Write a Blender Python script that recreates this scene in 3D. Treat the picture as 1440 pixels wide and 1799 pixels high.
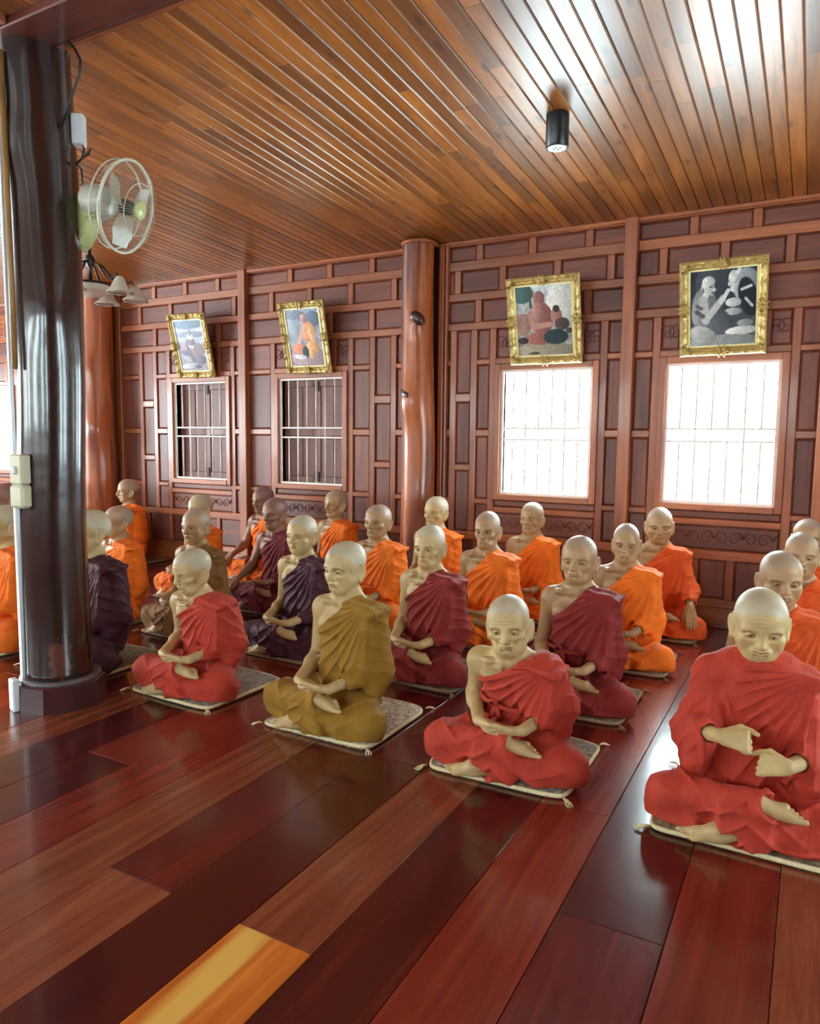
import bpy, bmesh, math, random
import numpy as np
from mathutils import Vector, Matrix, Euler
scene = bpy.context.scene
COL = scene.collection
for _o in list(bpy.data.objects): bpy.data.objects.remove(_o)
random.seed(7)

# ---------------------------------------------------------------- camera
EYE = 1.428
PITCH, ROLL, YAW = math.radians(5.770), math.radians(0.614), math.radians(29.019)
cam = bpy.data.cameras.new('camera'); cam_ob = bpy.data.objects.new('camera', cam); COL.objects.link(cam_ob)
cam.sensor_fit = 'HORIZONTAL'; cam.sensor_width = 36.0; cam.lens = 1275.2 / 1440 * 36.0; cam.clip_start = .05; cam.clip_end = 200
fw = Vector((-math.sin(YAW) * math.cos(PITCH), math.cos(YAW) * math.cos(PITCH), -math.sin(PITCH)))
rt = Vector((math.cos(YAW), math.sin(YAW), 0)); up = rt.cross(fw)
r2 = rt * math.cos(ROLL) + up * math.sin(ROLL); u2 = -rt * math.sin(ROLL) + up * math.cos(ROLL)
M = Matrix((r2, u2, -fw)).transposed().to_4x4(); M.translation = (0, 0, EYE); cam_ob.matrix_world = M
scene.camera = cam_ob

# ---------------------------------------------------------------- sky, daylight fills, exposure
world = bpy.data.worlds.new('daylight_sky'); scene.world = world; world.use_nodes = True
bg = world.node_tree.nodes['Background']; bg.inputs['Color'].default_value = (.74, .95, 1.0, 1); bg.inputs['Strength'].default_value = 19.0

def area_light(name, loc, target, sx, sy, energy, color):
    l = bpy.data.lights.new(name, 'AREA'); l.shape = 'RECTANGLE'; l.size = sx; l.size_y = sy; l.energy = energy; l.color = color
    o = bpy.data.objects.new(name, l); COL.objects.link(o); o.location = loc
    o.rotation_euler = (Vector(target) - Vector(loc)).to_track_quat('-Z', 'Y').to_euler()
    return o
# area fills added inside the front and left walls, standing for daylight there
area_light('front_daylight_fill', (-6.0, -3.3, 2.1), (-4.5, 4.0, 1.2), 7.0, 1.0, 75, (1.0, .96, .88))
area_light('left_daylight_fill', (-11.3, 1.6, 1.7), (-4.0, 3.2, 1.0), 5.5, 1.4, 360, (.90, .97, 1.0))
scene.view_settings.view_transform = 'Standard'; scene.view_settings.look = 'None'
scene.view_settings.gamma = 1.0; scene.view_settings.use_curve_mapping = False
scene.view_settings.exposure = 0.5

# ---------------------------------------------------------------- materials
def new_mat(name, rough=.5, spec=.5, coat=0., metal=0.):
    m = bpy.data.materials.new(name); m.use_nodes = True
    b = m.node_tree.nodes['Principled BSDF']
    b.inputs['Roughness'].default_value = rough; b.inputs['Specular IOR Level'].default_value = spec
    b.inputs['Coat Weight'].default_value = coat; b.inputs['Coat Roughness'].default_value = .08; b.inputs['Metallic'].default_value = metal
    return m, m.node_tree.nodes, m.node_tree.links, b

def srgb(r, g, b):
    f = lambda v: (v / 255 / 12.92) if v / 255 <= .04045 else ((v / 255 + .055) / 1.055) ** 2.4
    return (f(r), f(g), f(b), 1)

def ramp(N, stops):
    r = N.new('ShaderNodeValToRGB'); e = r.color_ramp.elements
    while len(e) < len(stops): e.new(.5)
    for el, (p, c) in zip(e, stops): el.position = p; el.color = c
    return r

def plain(name, c, rough=.5, spec=.5, coat=0., metal=0., noise=.0, nscale=8, bump=0.):
    m, N, L, b = new_mat(name, rough, spec, coat, metal)
    if noise or bump:
        g = N.new('ShaderNodeNewGeometry'); n = N.new('ShaderNodeTexNoise'); n.inputs['Scale'].default_value = nscale; n.inputs['Detail'].default_value = 5
        L.new(g.outputs['Position'], n.inputs['Vector'])
        d = tuple(v * (1 - noise) for v in c[:3]) + (1,); l = tuple(min(1, v * (1 + noise)) for v in c[:3]) + (1,)
        r = ramp(N, [(.3, d), (.7, l)]); L.new(n.outputs['Fac'], r.inputs['Fac']); L.new(r.outputs['Color'], b.inputs['Base Color'])
        if bump:
            bp = N.new('ShaderNodeBump'); bp.inputs['Strength'].default_value = bump; bp.inputs['Distance'].default_value = .01; L.new(n.outputs['Fac'], bp.inputs['Height']); L.new(bp.outputs['Normal'], b.inputs['Normal'])
    else: b.inputs['Base Color'].default_value = c
    return m

def wood(name, dark, mid, light, axis='Z', rough=.35, coat=0., vary=.25, knots=0., grain=1.0, bump=.12, spec=.5, wave=0., streak=None):
    """planed timber: stretched noise grain along one axis, per-piece tone, optional knots and surface waviness"""
    m, N, L, b = new_mat(name, rough, spec, coat)
    g = N.new('ShaderNodeNewGeometry'); oi = N.new('ShaderNodeObjectInfo')
    off = N.new('ShaderNodeVectorMath'); off.operation = 'SCALE'; off.inputs[0].default_value = (13.1, 7.7, 17.3); L.new(oi.outputs['Random'], off.inputs['Scale'])
    add = N.new('ShaderNodeVectorMath'); add.operation = 'ADD'; L.new(g.outputs['Position'], add.inputs[0]); L.new(off.outputs[0], add.inputs[1])
    mp = N.new('ShaderNodeMapping'); s = {'X': (1.1, 16, 16), 'Y': (16, 1.1, 16), 'Z': (16, 16, 1.1)}[axis]; mp.inputs['Scale'].default_value = tuple(v * grain for v in s)
    L.new(add.outputs[0], mp.inputs['Vector'])
    n = N.new('ShaderNodeTexNoise'); n.inputs['Scale'].default_value = 1.0; n.inputs['Detail'].default_value = 6; n.inputs['Roughness'].default_value = .62; n.inputs['Distortion'].default_value = .6
    L.new(mp.outputs[0], n.inputs['Vector'])
    r = ramp(N, [(.25, dark), (.5, mid), (.75, light)]); L.new(n.outputs['Fac'], r.inputs['Fac'])
    col = r.outputs['Color']
    if streak:                                            # sapwood / contrasting streaks
        mp3 = N.new('ShaderNodeMapping'); mp3.inputs['Scale'].default_value = {'X': (.5, 5, 5), 'Y': (5, .5, 5), 'Z': (5, 5, .5)}[axis]; L.new(add.outputs[0], mp3.inputs['Vector'])
        n3 = N.new('ShaderNodeTexNoise'); n3.inputs['Scale'].default_value = 1.; n3.inputs['Detail'].default_value = 3; L.new(mp3.outputs[0], n3.inputs['Vector'])
        r3 = ramp(N, [(.52, (0, 0, 0, 1)), (.62, (1, 1, 1, 1))]); L.new(n3.outputs['Fac'], r3.inputs['Fac'])
        mx = N.new('ShaderNodeMix'); mx.data_type = 'RGBA'; L.new(r3.outputs['Color'], mx.inputs[0]); L.new(col, mx.inputs[6]); mx.inputs[7].default_value = streak; col = mx.outputs[2]
    if knots:
        mp2 = N.new('ShaderNodeMapping'); s2 = {'X': (3.2, 9, 9), 'Y': (9, 3.2, 9), 'Z': (9, 9, 3.2)}[axis]; mp2.inputs['Scale'].default_value = s2; L.new(add.outputs[0], mp2.inputs['Vector'])
        v = N.new('ShaderNodeTexVoronoi'); v.inputs['Scale'].default_value = 1.0; L.new(mp2.outputs[0], v.inputs['Vector'])
        kr_ = ramp(N, [(.06, (1, 1, 1, 1)), (.20, (0, 0, 0, 1))]); L.new(v.outputs['Distance'], kr_.inputs['Fac'])
        mk = N.new('ShaderNodeMath'); mk.operation = 'MULTIPLY'; mk.inputs[1].default_value = knots; L.new(kr_.outputs['Color'], mk.inputs[0])
        mx = N.new('ShaderNodeMix'); mx.data_type = 'RGBA'; L.new(mk.outputs[0], mx.inputs[0]); L.new(col, mx.inputs[6]); mx.inputs[7].default_value = tuple(v_ * .35 for v_ in dark[:3]) + (1,); col = mx.outputs[2]
    hsv = N.new('ShaderNodeHueSaturation'); mr = N.new('ShaderNodeMapRange'); mr.inputs['To Min'].default_value = 1 - vary; mr.inputs['To Max'].default_value = 1 + vary
    L.new(oi.outputs['Random'], mr.inputs['Value']); L.new(mr.outputs[0], hsv.inputs['Value']); L.new(col, hsv.inputs['Color']); L.new(hsv.outputs['Color'], b.inputs['Base Color'])
    bp = N.new('ShaderNodeBump'); bp.inputs['Strength'].default_value = bump; bp.inputs['Distance'].default_value = .004; L.new(n.outputs['Fac'], bp.inputs['Height'])
    nrm = bp.outputs['Normal']
    if wave:
        n2 = N.new('ShaderNodeTexNoise'); n2.inputs['Scale'].default_value = 5.0; n2.inputs['Detail'].default_value = 2; L.new(g.outputs['Position'], n2.inputs['Vector'])
        b2 = N.new('ShaderNodeBump'); b2.inputs['Strength'].default_value = wave; b2.inputs['Distance'].default_value = .02; L.new(n2.outputs['Fac'], b2.inputs['Height']); L.new(nrm, b2.inputs['Normal']); nrm = b2.outputs['Normal']
    L.new(nrm, b.inputs['Normal'])
    return m

# ---------------------------------------------------------------- mesh helpers
def obj(name, me, mat=None, parent=None):
    o = bpy.data.objects.new(name, me); COL.objects.link(o)
    if mat is not None and me is not None: me.materials.append(mat)
    if parent is not None: o.parent = parent
    return o
def tag(o, label, cat, group=None):
    o['label'] = label; o['category'] = cat
    if group: o['group'] = group
    return o
def struct(o): o['kind'] = 'structure'; return o
def thing(name, label, cat, loc=(0, 0, 0), rz=0., group=None):
    o = bpy.data.objects.new(name, None); COL.objects.link(o); o.location = loc; o.rotation_euler = (0, 0, rz); o.empty_display_size = .1
    return tag(o, label, cat, group)
def finish(bm, name, smooth=False):
    me = bpy.data.meshes.new(name); bm.normal_update(); bm.to_mesh(me); bm.free()
    if smooth: me.polygons.foreach_set('use_smooth', [True] * len(me.polygons))
    return me
def add_box(bm, lo, hi, bev=0.):
    v = [bm.verts.new((x, y, z)) for x in (lo[0], hi[0]) for y in (lo[1], hi[1]) for z in (lo[2], hi[2])]
    fs = [bm.faces.new([v[i] for i in q]) for q in ((0, 1, 3, 2), (4, 6, 7, 5), (0, 4, 5, 1), (2, 3, 7, 6), (0, 2, 6, 4), (1, 5, 7, 3))]
    if bev:
        es = list({e for f in fs for e in f.edges}); bmesh.ops.bevel(bm, geom=es, offset=bev, segments=1, affect='EDGES')
def box_mesh(name, lo, hi, bev=0.):
    bm = bmesh.new(); add_box(bm, lo, hi, bev); return finish(bm, name)
def box(name, lo, hi, mat, parent=None, bev=0.): return obj(name, box_mesh(name, lo, hi, bev), mat, parent)
def add_tube(bm, pts, rad, seg=8, closed=False, cap=True):
    pts = [Vector(p) for p in pts]; n = len(pts); rings = []
    rad = rad if hasattr(rad, '__len__') else [rad] * n
    prev = None
    for i, p in enumerate(pts):
        if closed: t = pts[(i + 1) % n] - pts[i - 1]
        else: t = pts[min(i + 1, n - 1)] - pts[max(i - 1, 0)]
        t = t.normalized() if t.length > 1e-9 else Vector((0, 0, 1))
        a = Vector((0, 0, 1)) if abs(t.z) < .9 else Vector((1, 0, 0))
        if prev is not None and prev.cross(t).length > 1e-3: a = prev
        u = (a - t * a.dot(t)).normalized(); w = t.cross(u); prev = u
        rings.append([bm.verts.new(p + (u * math.cos(k * 2 * math.pi / seg) + w * math.sin(k * 2 * math.pi / seg)) * rad[i]) for k in range(seg)])
    for i in range(n if closed else n - 1):
        A, B_ = rings[i], rings[(i + 1) % n]
        for k in range(seg): bm.faces.new((A[k], A[(k + 1) % seg], B_[(k + 1) % seg], B_[k]))
    if cap and not closed:
        bm.faces.new(rings[0][::-1]); bm.faces.new(rings[-1])
def tube_mesh(name, pts, rad, seg=8, closed=False):
    bm = bmesh.new(); add_tube(bm, pts, rad, seg, closed); return finish(bm, name, True)
def add_lathe(bm, prof, seg=24, axis=None, loc=(0, 0, 0), wob=None):
    """prof: [(radius, height)]; closes ends on the axis"""
    Mx = axis.to_matrix().to_4x4() if axis is not None else Matrix.Identity(4)
    Mx = Matrix.Translation(Vector(loc)) @ Mx
    rings = []
    for r, h in prof:
        if r < 1e-6: rings.append([bm.verts.new(Mx @ Vector((0, 0, h)))])
        else: rings.append([bm.verts.new(Mx @ Vector((math.cos(a) * (r * (wob(a, h) if wob else 1)), math.sin(a) * (r * (wob(a, h) if wob else 1)), h))) for a in [k * 2 * math.pi / seg for k in range(seg)]])
    for A, B_ in zip(rings, rings[1:]):
        for k in range(seg):
            a0, a1 = A[k % len(A)], A[(k + 1) % len(A)]; b0, b1 = B_[k % len(B_)], B_[(k + 1) % len(B_)]
            f = [a0, a1, b1, b0]; f = [v for i, v in enumerate(f) if v not in f[:i]]
            if len(f) > 2: bm.faces.new(f)
def lathe_mesh(name, prof, seg=24, axis=None, loc=(0, 0, 0), wob=None, smooth=True):
    bm = bmesh.new(); add_lathe(bm, prof, seg, axis, loc, wob); bmesh.ops.recalc_face_normals(bm, faces=bm.faces); return finish(bm, name, smooth)
# ---------------------------------------------------------------- the hall: floor, ceiling, walls
YW = 5.95                      # front face of the panelled wall's rails
CEIL = lambda y: 3.143 + .055 * (YW - y)
m_panel = wood('teak_panel', srgb(88, 44, 36), srgb(114, 58, 44), srgb(140, 78, 56), 'Z', .42, .0, .22, grain=1.3)
m_panel_x = wood('teak_panel_level', srgb(88, 44, 36), srgb(114, 58, 44), srgb(140, 78, 56), 'X', .42, .0, .22, grain=1.3)
m_rail = wood('teak_rail', srgb(124, 64, 40), srgb(156, 86, 50), srgb(184, 108, 62), 'X', .36, .1, .16, grain=1.2, knots=.4)
m_stile = wood('teak_stile', srgb(122, 62, 40), srgb(152, 82, 50), srgb(180, 104, 60), 'Z', .36, .1, .16, grain=1.2, knots=.4)
m_backing = plain('wall_backing', srgb(84, 46, 40), .6, noise=.2)
m_ceil = wood('varnished_ceiling_board', srgb(108, 56, 20), srgb(154, 90, 34), srgb(186, 118, 48), 'Y', .33, .2, .36, knots=.8, grain=.9, bump=.12)
m_ceil.node_tree.nodes['Principled BSDF'].inputs['Coat Weight'].default_value = .5; m_ceil.node_tree.nodes['Principled BSDF'].inputs['Coat Roughness'].default_value = .30
m_ceil_base = plain('ceiling_backing', srgb(52, 24, 14), .6)
fl = dict(
    maroon=wood('floorboard_maroon', srgb(60, 11, 14), srgb(78, 17, 18), srgb(98, 28, 24), 'Y', .21, .35, .25, grain=.9, bump=.07, wave=.05),
    red=wood('floorboard_red', srgb(88, 23, 18), srgb(112, 35, 24), srgb(134, 50, 32), 'Y', .21, .35, .22, grain=.9, bump=.07, wave=.05),
    brown=wood('floorboard_brown', srgb(92, 38, 24), srgb(118, 56, 34), srgb(142, 78, 48), 'Y', .23, .3, .12, grain=1.2, bump=.07, wave=.05),
    amber=wood('floorboard_amber', srgb(150, 70, 22), srgb(192, 100, 34), srgb(214, 130, 52), 'Y', .24, .3, .08, grain=1.1, bump=.07, wave=.05, streak=srgb(216, 166, 82)))

# floor
floor = struct(box('floor', (-11.6, -3.6, -.12), (3.2, YW + .12, -.021), plain('floor_substrate', srgb(40, 12, 12), .6)))
edges = [-1.97, -1.685, -1.404, -1.14, -.875, -.603, -.295]
x = -.295
while x < 3.0: x += .28 + random.uniform(-.012, .012); edges.append(min(x, 3.1))
left = []; x = -1.97
while x > -11.4: x -= .28 + random.uniform(-.012, .012); left.append(max(x, -11.5))
edges = sorted(left) + edges
tone = {-1.97: ('brown', 'maroon'), -1.685: ('maroon', 'maroon'), -1.404: ('amber', 'brown'), -1.14: ('maroon', 'maroon'), -.875: ('red', 'red'), -.603: ('red', 'maroon'), -.295: ('maroon', 'red')}
rng = random.Random(11)
for a, b in zip(edges, edges[1:]):
    near = a > -2.6
    joints = [-3.5, 1.52] if a in (-1.97, -1.404) else [-3.5, rng.uniform(-.6, .9)]
    y = joints[-1]
    if a in (-1.685, -1.14, -.875, -.603, -.295): joints = [-3.5, rng.uniform(-.9, .6)]; y = joints[-1]
    while y < YW - .7: y = y + rng.uniform(2.0, 3.2) + (1.2 if a in (-1.685, -1.14) else 0); joints.append(min(y, YW + .02))
    if joints[-1] < YW: joints.append(YW + .02)
    for i, (p, q) in enumerate(zip(joints, joints[1:])):
        if a in tone: t = tone[a][min(i, 1)]
        elif abs(a + 2.25) < .03: t = 'brown'
        else: t = rng.choice(['maroon', 'red', 'red', 'maroon', 'maroon', 'red', 'brown'])
        z = rng.uniform(-.0012, 0)
        box('floorboard', (a + .0012, p + .0012, -.022), (b - .0012, q - .0012, z), fl[t], floor, .0012)

# ceiling: boards run towards the wall, one by one where they read singly
def slope_box(bm, x0, x1, y0, y1, d0, d1):
    """box hugging the sloping ceiling, d = depth below/above the ceiling surface"""
    v = [bm.verts.new((x_, y_, CEIL(y_) + d_)) for x_ in (x0, x1) for y_ in (y0, y1) for d_ in (d0, d1)]
    for q in ((0, 1, 3, 2), (4, 6, 7, 5), (0, 4, 5, 1), (2, 3, 7, 6), (0, 2, 6, 4), (1, 5, 7, 3)): bm.faces.new([v[i] for i in q])
bm = bmesh.new(); slope_box(bm, -11.6, 3.2, -3.6, YW + .12, .013, .10); ceiling = struct(obj('ceiling', finish(bm, 'ceiling'), m_ceil_base))
def ceil_board(bm, x0, x1, y0, y1, dz):
    e = .006
    prof = [(x0, .012), (x0, e + dz), (x0 + e, dz), (x1 - e, dz), (x1, e + dz), (x1, .012)]
    A = [bm.verts.new((x_, y0, CEIL(y0) + d_)) for x_, d_ in prof]; B_ = [bm.verts.new((x_, y1, CEIL(y1) + d_)) for x_, d_ in prof]
    for i in range(5): bm.faces.new((A[i], B_[i], B_[i + 1], A[i + 1]))
    bm.faces.new(A); bm.faces.new(B_[::-1])
rng = random.Random(5)
far = bmesh.new(); x = 2.9; w = .0872; nb = 0
while x > -11.4:
    j = [2.36]; y = 2.36 + rng.uniform(.7, 2.0)
    while y < YW - .4: j.append(y); y += rng.uniform(1.5, 2.6)
    j.append(YW + .03)
    for p, q in zip(j, j[1:]):
        if x > -6.0 and x < 1.0:
            bm = bmesh.new(); ceil_board(bm, x - w + .0012, x - .0012, p + .0008, q - .0008, rng.uniform(-.0015, .001)); obj('ceiling_board', finish(bm, 'ceiling_board'), m_ceil, ceiling); nb += 1
        else: ceil_board(far, x - w + .0012, x - .0012, p + .0008, q - .0008, rng.uniform(-.0015, .001))
    x -= w
o = obj('ceiling_board', finish(far, 'ceiling_boards_far'), m_ceil, ceiling); o['kind'] = 'stuff'
bm = bmesh.new(); x = 2.9
while x > -11.4: ceil_board(bm, x - w + .0012, x - .0012, -3.5, 2.2, 0); x -= w
o = obj('ceiling_board', finish(bm, 'ceiling_boards_near'), m_ceil, ceiling); o['kind'] = 'stuff'
# the beam that carries the ceiling over the column, its moulding, and the cross beam
m_beam = wood('dark_beam', srgb(62, 22, 16), srgb(84, 34, 22), srgb(104, 46, 28), 'X', .4, .1, .1)
m_beam_y = wood('dark_beam_cross', srgb(62, 22, 16), srgb(84, 34, 22), srgb(104, 46, 28), 'Y', .4, .1, .1)
trim1 = struct(box('trim_1', (-11.5, 2.20, CEIL(2.3) - .035), (3.1, 2.42, CEIL(2.3) + .05), m_beam, None, .006))
box('moulding', (-11.5, 2.42, CEIL(2.5) - .024), (3.1, 2.45, CEIL(2.5) + .01), m_beam, trim1, .004)
box('moulding', (-11.5, 2.45, CEIL(2.5) - .012), (3.1, 2.49, CEIL(2.5) + .01), m_rail, trim1, .004)
trim2 = struct(box('trim_2', (-3.62, -3.5, CEIL(2.2) - .03), (-3.40, 2.19, CEIL(-3) + .05), m_beam_y, None, .006))
box('moulding', (-3.40, -3.5, CEIL(2.2) - .04), (-3.365, 2.19, CEIL(2.2) + .02), m_stile, trim2, .004)

# far wall, backing with the window openings
WIN = [(-9.76, True), (-5.973, False), (-4.460, False), (-2.014, True), (-.642, True), (1.75, True)]      # centre x, open shutters
HW, ZB, ZT = .400, .952, 2.024
bm = bmesh.new(); xs = [-11.6]
for c, _ in WIN: xs += [c - HW, c + HW]
xs.append(3.2)
for i, (a, b) in enumerate(zip(xs, xs[1:])):
    if i % 2 == 0: add_box(bm, (a, YW + .03, -.1), (b, YW + .12, 3.25))
    else: add_box(bm, (a, YW + .03, -.1), (b, YW + .12, ZB)); add_box(bm, (a, YW + .03, ZT), (b, YW + .12, 3.25))
wall = struct(obj('wall_back', finish(bm, 'wall_back'), m_backing))
def rail(x0, x1, z0, z1, proud=0.): return box('rail', (x0, YW - proud, z0), (x1, YW + .04, z1), m_rail, wall, .004)
def stile(x0, x1, z0, z1, proud=0.): return box('stile', (x0, YW + .002 - proud, z0), (x1, YW + .04, z1), m_stile, wall, .004)
def panel(x0, x1, z0, z1, mat=None):
    """recessed field panel with a chamfered margin"""
    if x1 - x0 < .03 or z1 - z0 < .03: return
    if mat is None: mat = m_panel_x if (x1 - x0) > (z1 - z0) else m_panel
    m = min(.018, (x1 - x0) * .2, (z1 - z0) * .2); bm = bmesh.new()
    A = [bm.verts.new((x_, YW + .026, z_)) for x_, z_ in ((x0, z0), (x1, z0), (x1, z1), (x0, z1))]
    B_ = [bm.verts.new((x_, YW + .017, z_)) for x_, z_ in ((x0 + m, z0 + m), (x1 - m, z0 + m), (x1 - m, z1 - m), (x0 + m, z1 - m))]
    C_ = [bm.verts.new((x_, YW + .04, z_)) for x_, z_ in ((x0, z0), (x1, z0), (x1, z1), (x0, z1))]
    bm.faces.new(B_)
    for k in range(4): bm.faces.new((A[k], A[(k + 1) % 4], B_[(k + 1) % 4], B_[k])); bm.faces.new((C_[k], C_[(k + 1) % 4], A[(k + 1) % 4], A[k]))
    bm.faces.new(C_[::-1])
    return obj('panel', finish(bm, 'panel'), mat, wall)
SW = .058                      # stile width
def cells(x0, x1, divs, z0, z1):
    e = [x0] + [d for d in divs if x0 + .05 < d < x1 - .05] + [x1]
    for i, (a, b) in enumerate(zip(e, e[1:])):
        panel(a + (SW / 2 if i else 0), b - (SW / 2 if i < len(e) - 2 else 0), z0, z1)
    for d in e[1:-1]: stile(d - SW / 2, d + SW / 2, z0, z1)
def scroll(x0, x1, z0, z1):
    """carved scrollwork relief in one panel"""
    bm = bmesh.new(); n = max(2, int((x1 - x0) / .095)); zc = (z0 + z1) / 2; h = (z1 - z0) * .40
    for i in range(n):
        cx = x0 + (i + .5) * (x1 - x0) / n; s = 1 if i % 2 else -1
        pts = [(cx + s * (h * (1 - t)) * math.cos(t * 9.5), YW + .014, zc + (h * (1 - t)) * math.sin(t * 9.5)) for t in [k / 16 for k in range(17)]]
        add_tube(bm, pts, [.006 * (1.1 - .6 * k / 16) for k in range(17)], 5)
        add_tube(bm, [(cx + s * h, YW + .016, zc), (cx + s * h * 1.3, YW + .014, zc + h * .7), (cx + s * h * 1.7, YW + .018, zc + h)], [.006, .008, .002], 5)
    return obj('carving', finish(bm, 'carving', True), m_panel_x, wall)
R1, R2, R3 = (2.900, 2.978), (2.640, 2.705), (2.385, 2.448)
def bay(x0, x1, wc, row1, row2, tall_left, tall_right):
    top = 3.139
    for z0, z1 in (R1, R2, R3): rail(x0, x1, z0, z1)
    rail(x0, x1, top - .03, top, .012)
    cells(x0, x1, row1, R1[1], top - .03); cells(x0, x1, row2, R2[1], R1[0]); cells(x0, x1, row1, R3[1], R2[0])
    rail(x0, x1, .528, .600); rail(x0, x1, .160, .222); box('skirting_board', (x0, YW - .012, 0), (x1, YW + .04, .160), m_rail, wall, .004)
    fo = HW + .052                                          # window frame outer half width
    stile(wc - fo - SW, wc - fo, .600, R3[0]); stile(wc + fo, wc + fo + SW, .600, R3[0])
    # over the window: carved little panels either side of a plain one
    rail(wc - fo, wc + fo, ZT + .055, ZT + .105)
    cells(wc - fo, wc + fo, [wc - fo + .17, wc + fo - .17], ZT + .105, R3[0])
    scroll(wc - fo + .015, wc - fo + .13, ZT + .15, R3[0] - .04); scroll(wc + fo - .13, wc + fo - .015, ZT + .15, R3[0] - .04)
    # below the window: carved panel
    rail(wc - fo, wc + fo, .790, .838); panel(wc - fo, wc + fo, .600, .790); scroll(wc - fo + .05, wc + fo - .05, .625, .765); panel(wc - fo, wc + fo, .838, ZB - .05)
    A = [(.860, .900), (1.458, 1.512), (2.083, 2.124)]; Bz = [(1.152, 1.204), (1.762, 1.830)]
    def columns(xa, xb, divs, flip):
        e = [xa] + divs + [xb]; e = e if not flip else e[::-1]
        for i in range(len(e) - 1):
            a, b = sorted((e[i], e[i + 1])); a_ = a + (SW / 2 if a not in (xa, xb) else 0); b_ = b - (SW / 2 if b not in (xa, xb) else 0)
            rl = A if i % 2 == 0 else Bz; zz = [.600] + [v for r in rl for v in r] + [R3[0]]
            for k in range(0, len(zz), 2): panel(a_, b_, zz[k], zz[k + 1])
            for r in rl: rail(a_, b_, *r)
        for d in divs: stile(d - SW / 2, d + SW / 2, .600, R3[0])
    columns(x0, wc - fo - SW, tall_left, True); columns(wc + fo + SW, x1, tall_right, False)
    lows = sorted([x0 + (x1 - x0) * k / 5 for k in range(1, 5)]); cells(x0, x1, lows, .222, .528)
bay(-7.20, -5.36, -5.973, [-6.66, -6.172, -5.69], [-6.898, -6.405, -5.939, -5.46], [-6.90, -6.668], [])
bay(-5.26, -3.20, -4.460, [-4.711, -4.227, -3.739], [-4.955, -4.472, -3.980, -3.496], [], [-3.729, -3.495])
bay(-2.93, -1.389, -2.014, [-2.641, -2.16, -1.68], [-2.845, -2.422, -1.94, -1.50], [-2.877, -2.676], [])
bay(-1.291, .0, -.642, [-.889, -.456], [-1.101, -.665, -.234], [], [])
bay(.10, .92, .51, [.30, .72], [.51], [], []) if False else None
bay(1.05, 2.75, 1.75, [1.50, 2.0, 2.4], [1.30, 1.75, 2.2], [], [2.5])
bay(-11.5, -7.95, -9.76, [-11.2, -10.7, -10.2, -9.72, -9.24, -8.76, -8.28], [-10.95, -10.45, -9.96, -9.48, -9.0, -8.52], [-11.1, -10.7], [-8.95, -8.7, -8.45, -8.2])
# plain panelled strip beside the next column
for z0, z1 in (R1, R2, R3, (.528, .600), (.160, .222), (1.152, 1.204), (1.762, 1.830)): rail(.10, 1.05, z0, z1)
zz = [0, .16, .222, .528, .600, 1.152, 1.204, 1.762, 1.830, R3[0], R3[1], R2[0], R2[1], R1[0], R1[1], 3.139]
for k in range(2, len(zz), 2): cells(.10, 1.05, [.40, .72], zz[k - 0], zz[k + 1]) if k + 1 < len(zz) else None
box('skirting_board', (.10, YW - .012, 0), (1.05, YW + .04, .160), m_rail, wall, .004)
# posts standing proud of the panelling
for a, b in ((-5.36, -5.26), (-1.389, -1.291), (.0, .10)): box('post', (a, YW - .055, 0), (b, YW + .04, 3.165), m_stile, wall, .006)
for a, b in ((-7.42, -7.32), (-7.31, -7.20), (-3.20, -3.10), (-3.015, -2.965), (-2.955, -2.93), (-7.95, -7.80), (.92, 1.05)): box('post', (a, YW - .03, 0), (b, YW + .04, 3.16), m_stile, wall, .006)
# thin cornice under the ceiling
box('cornice', (-11.5, YW - .035, 3.118), (3.1, YW + .0, 3.146), m_rail, wall, .004)

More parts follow.
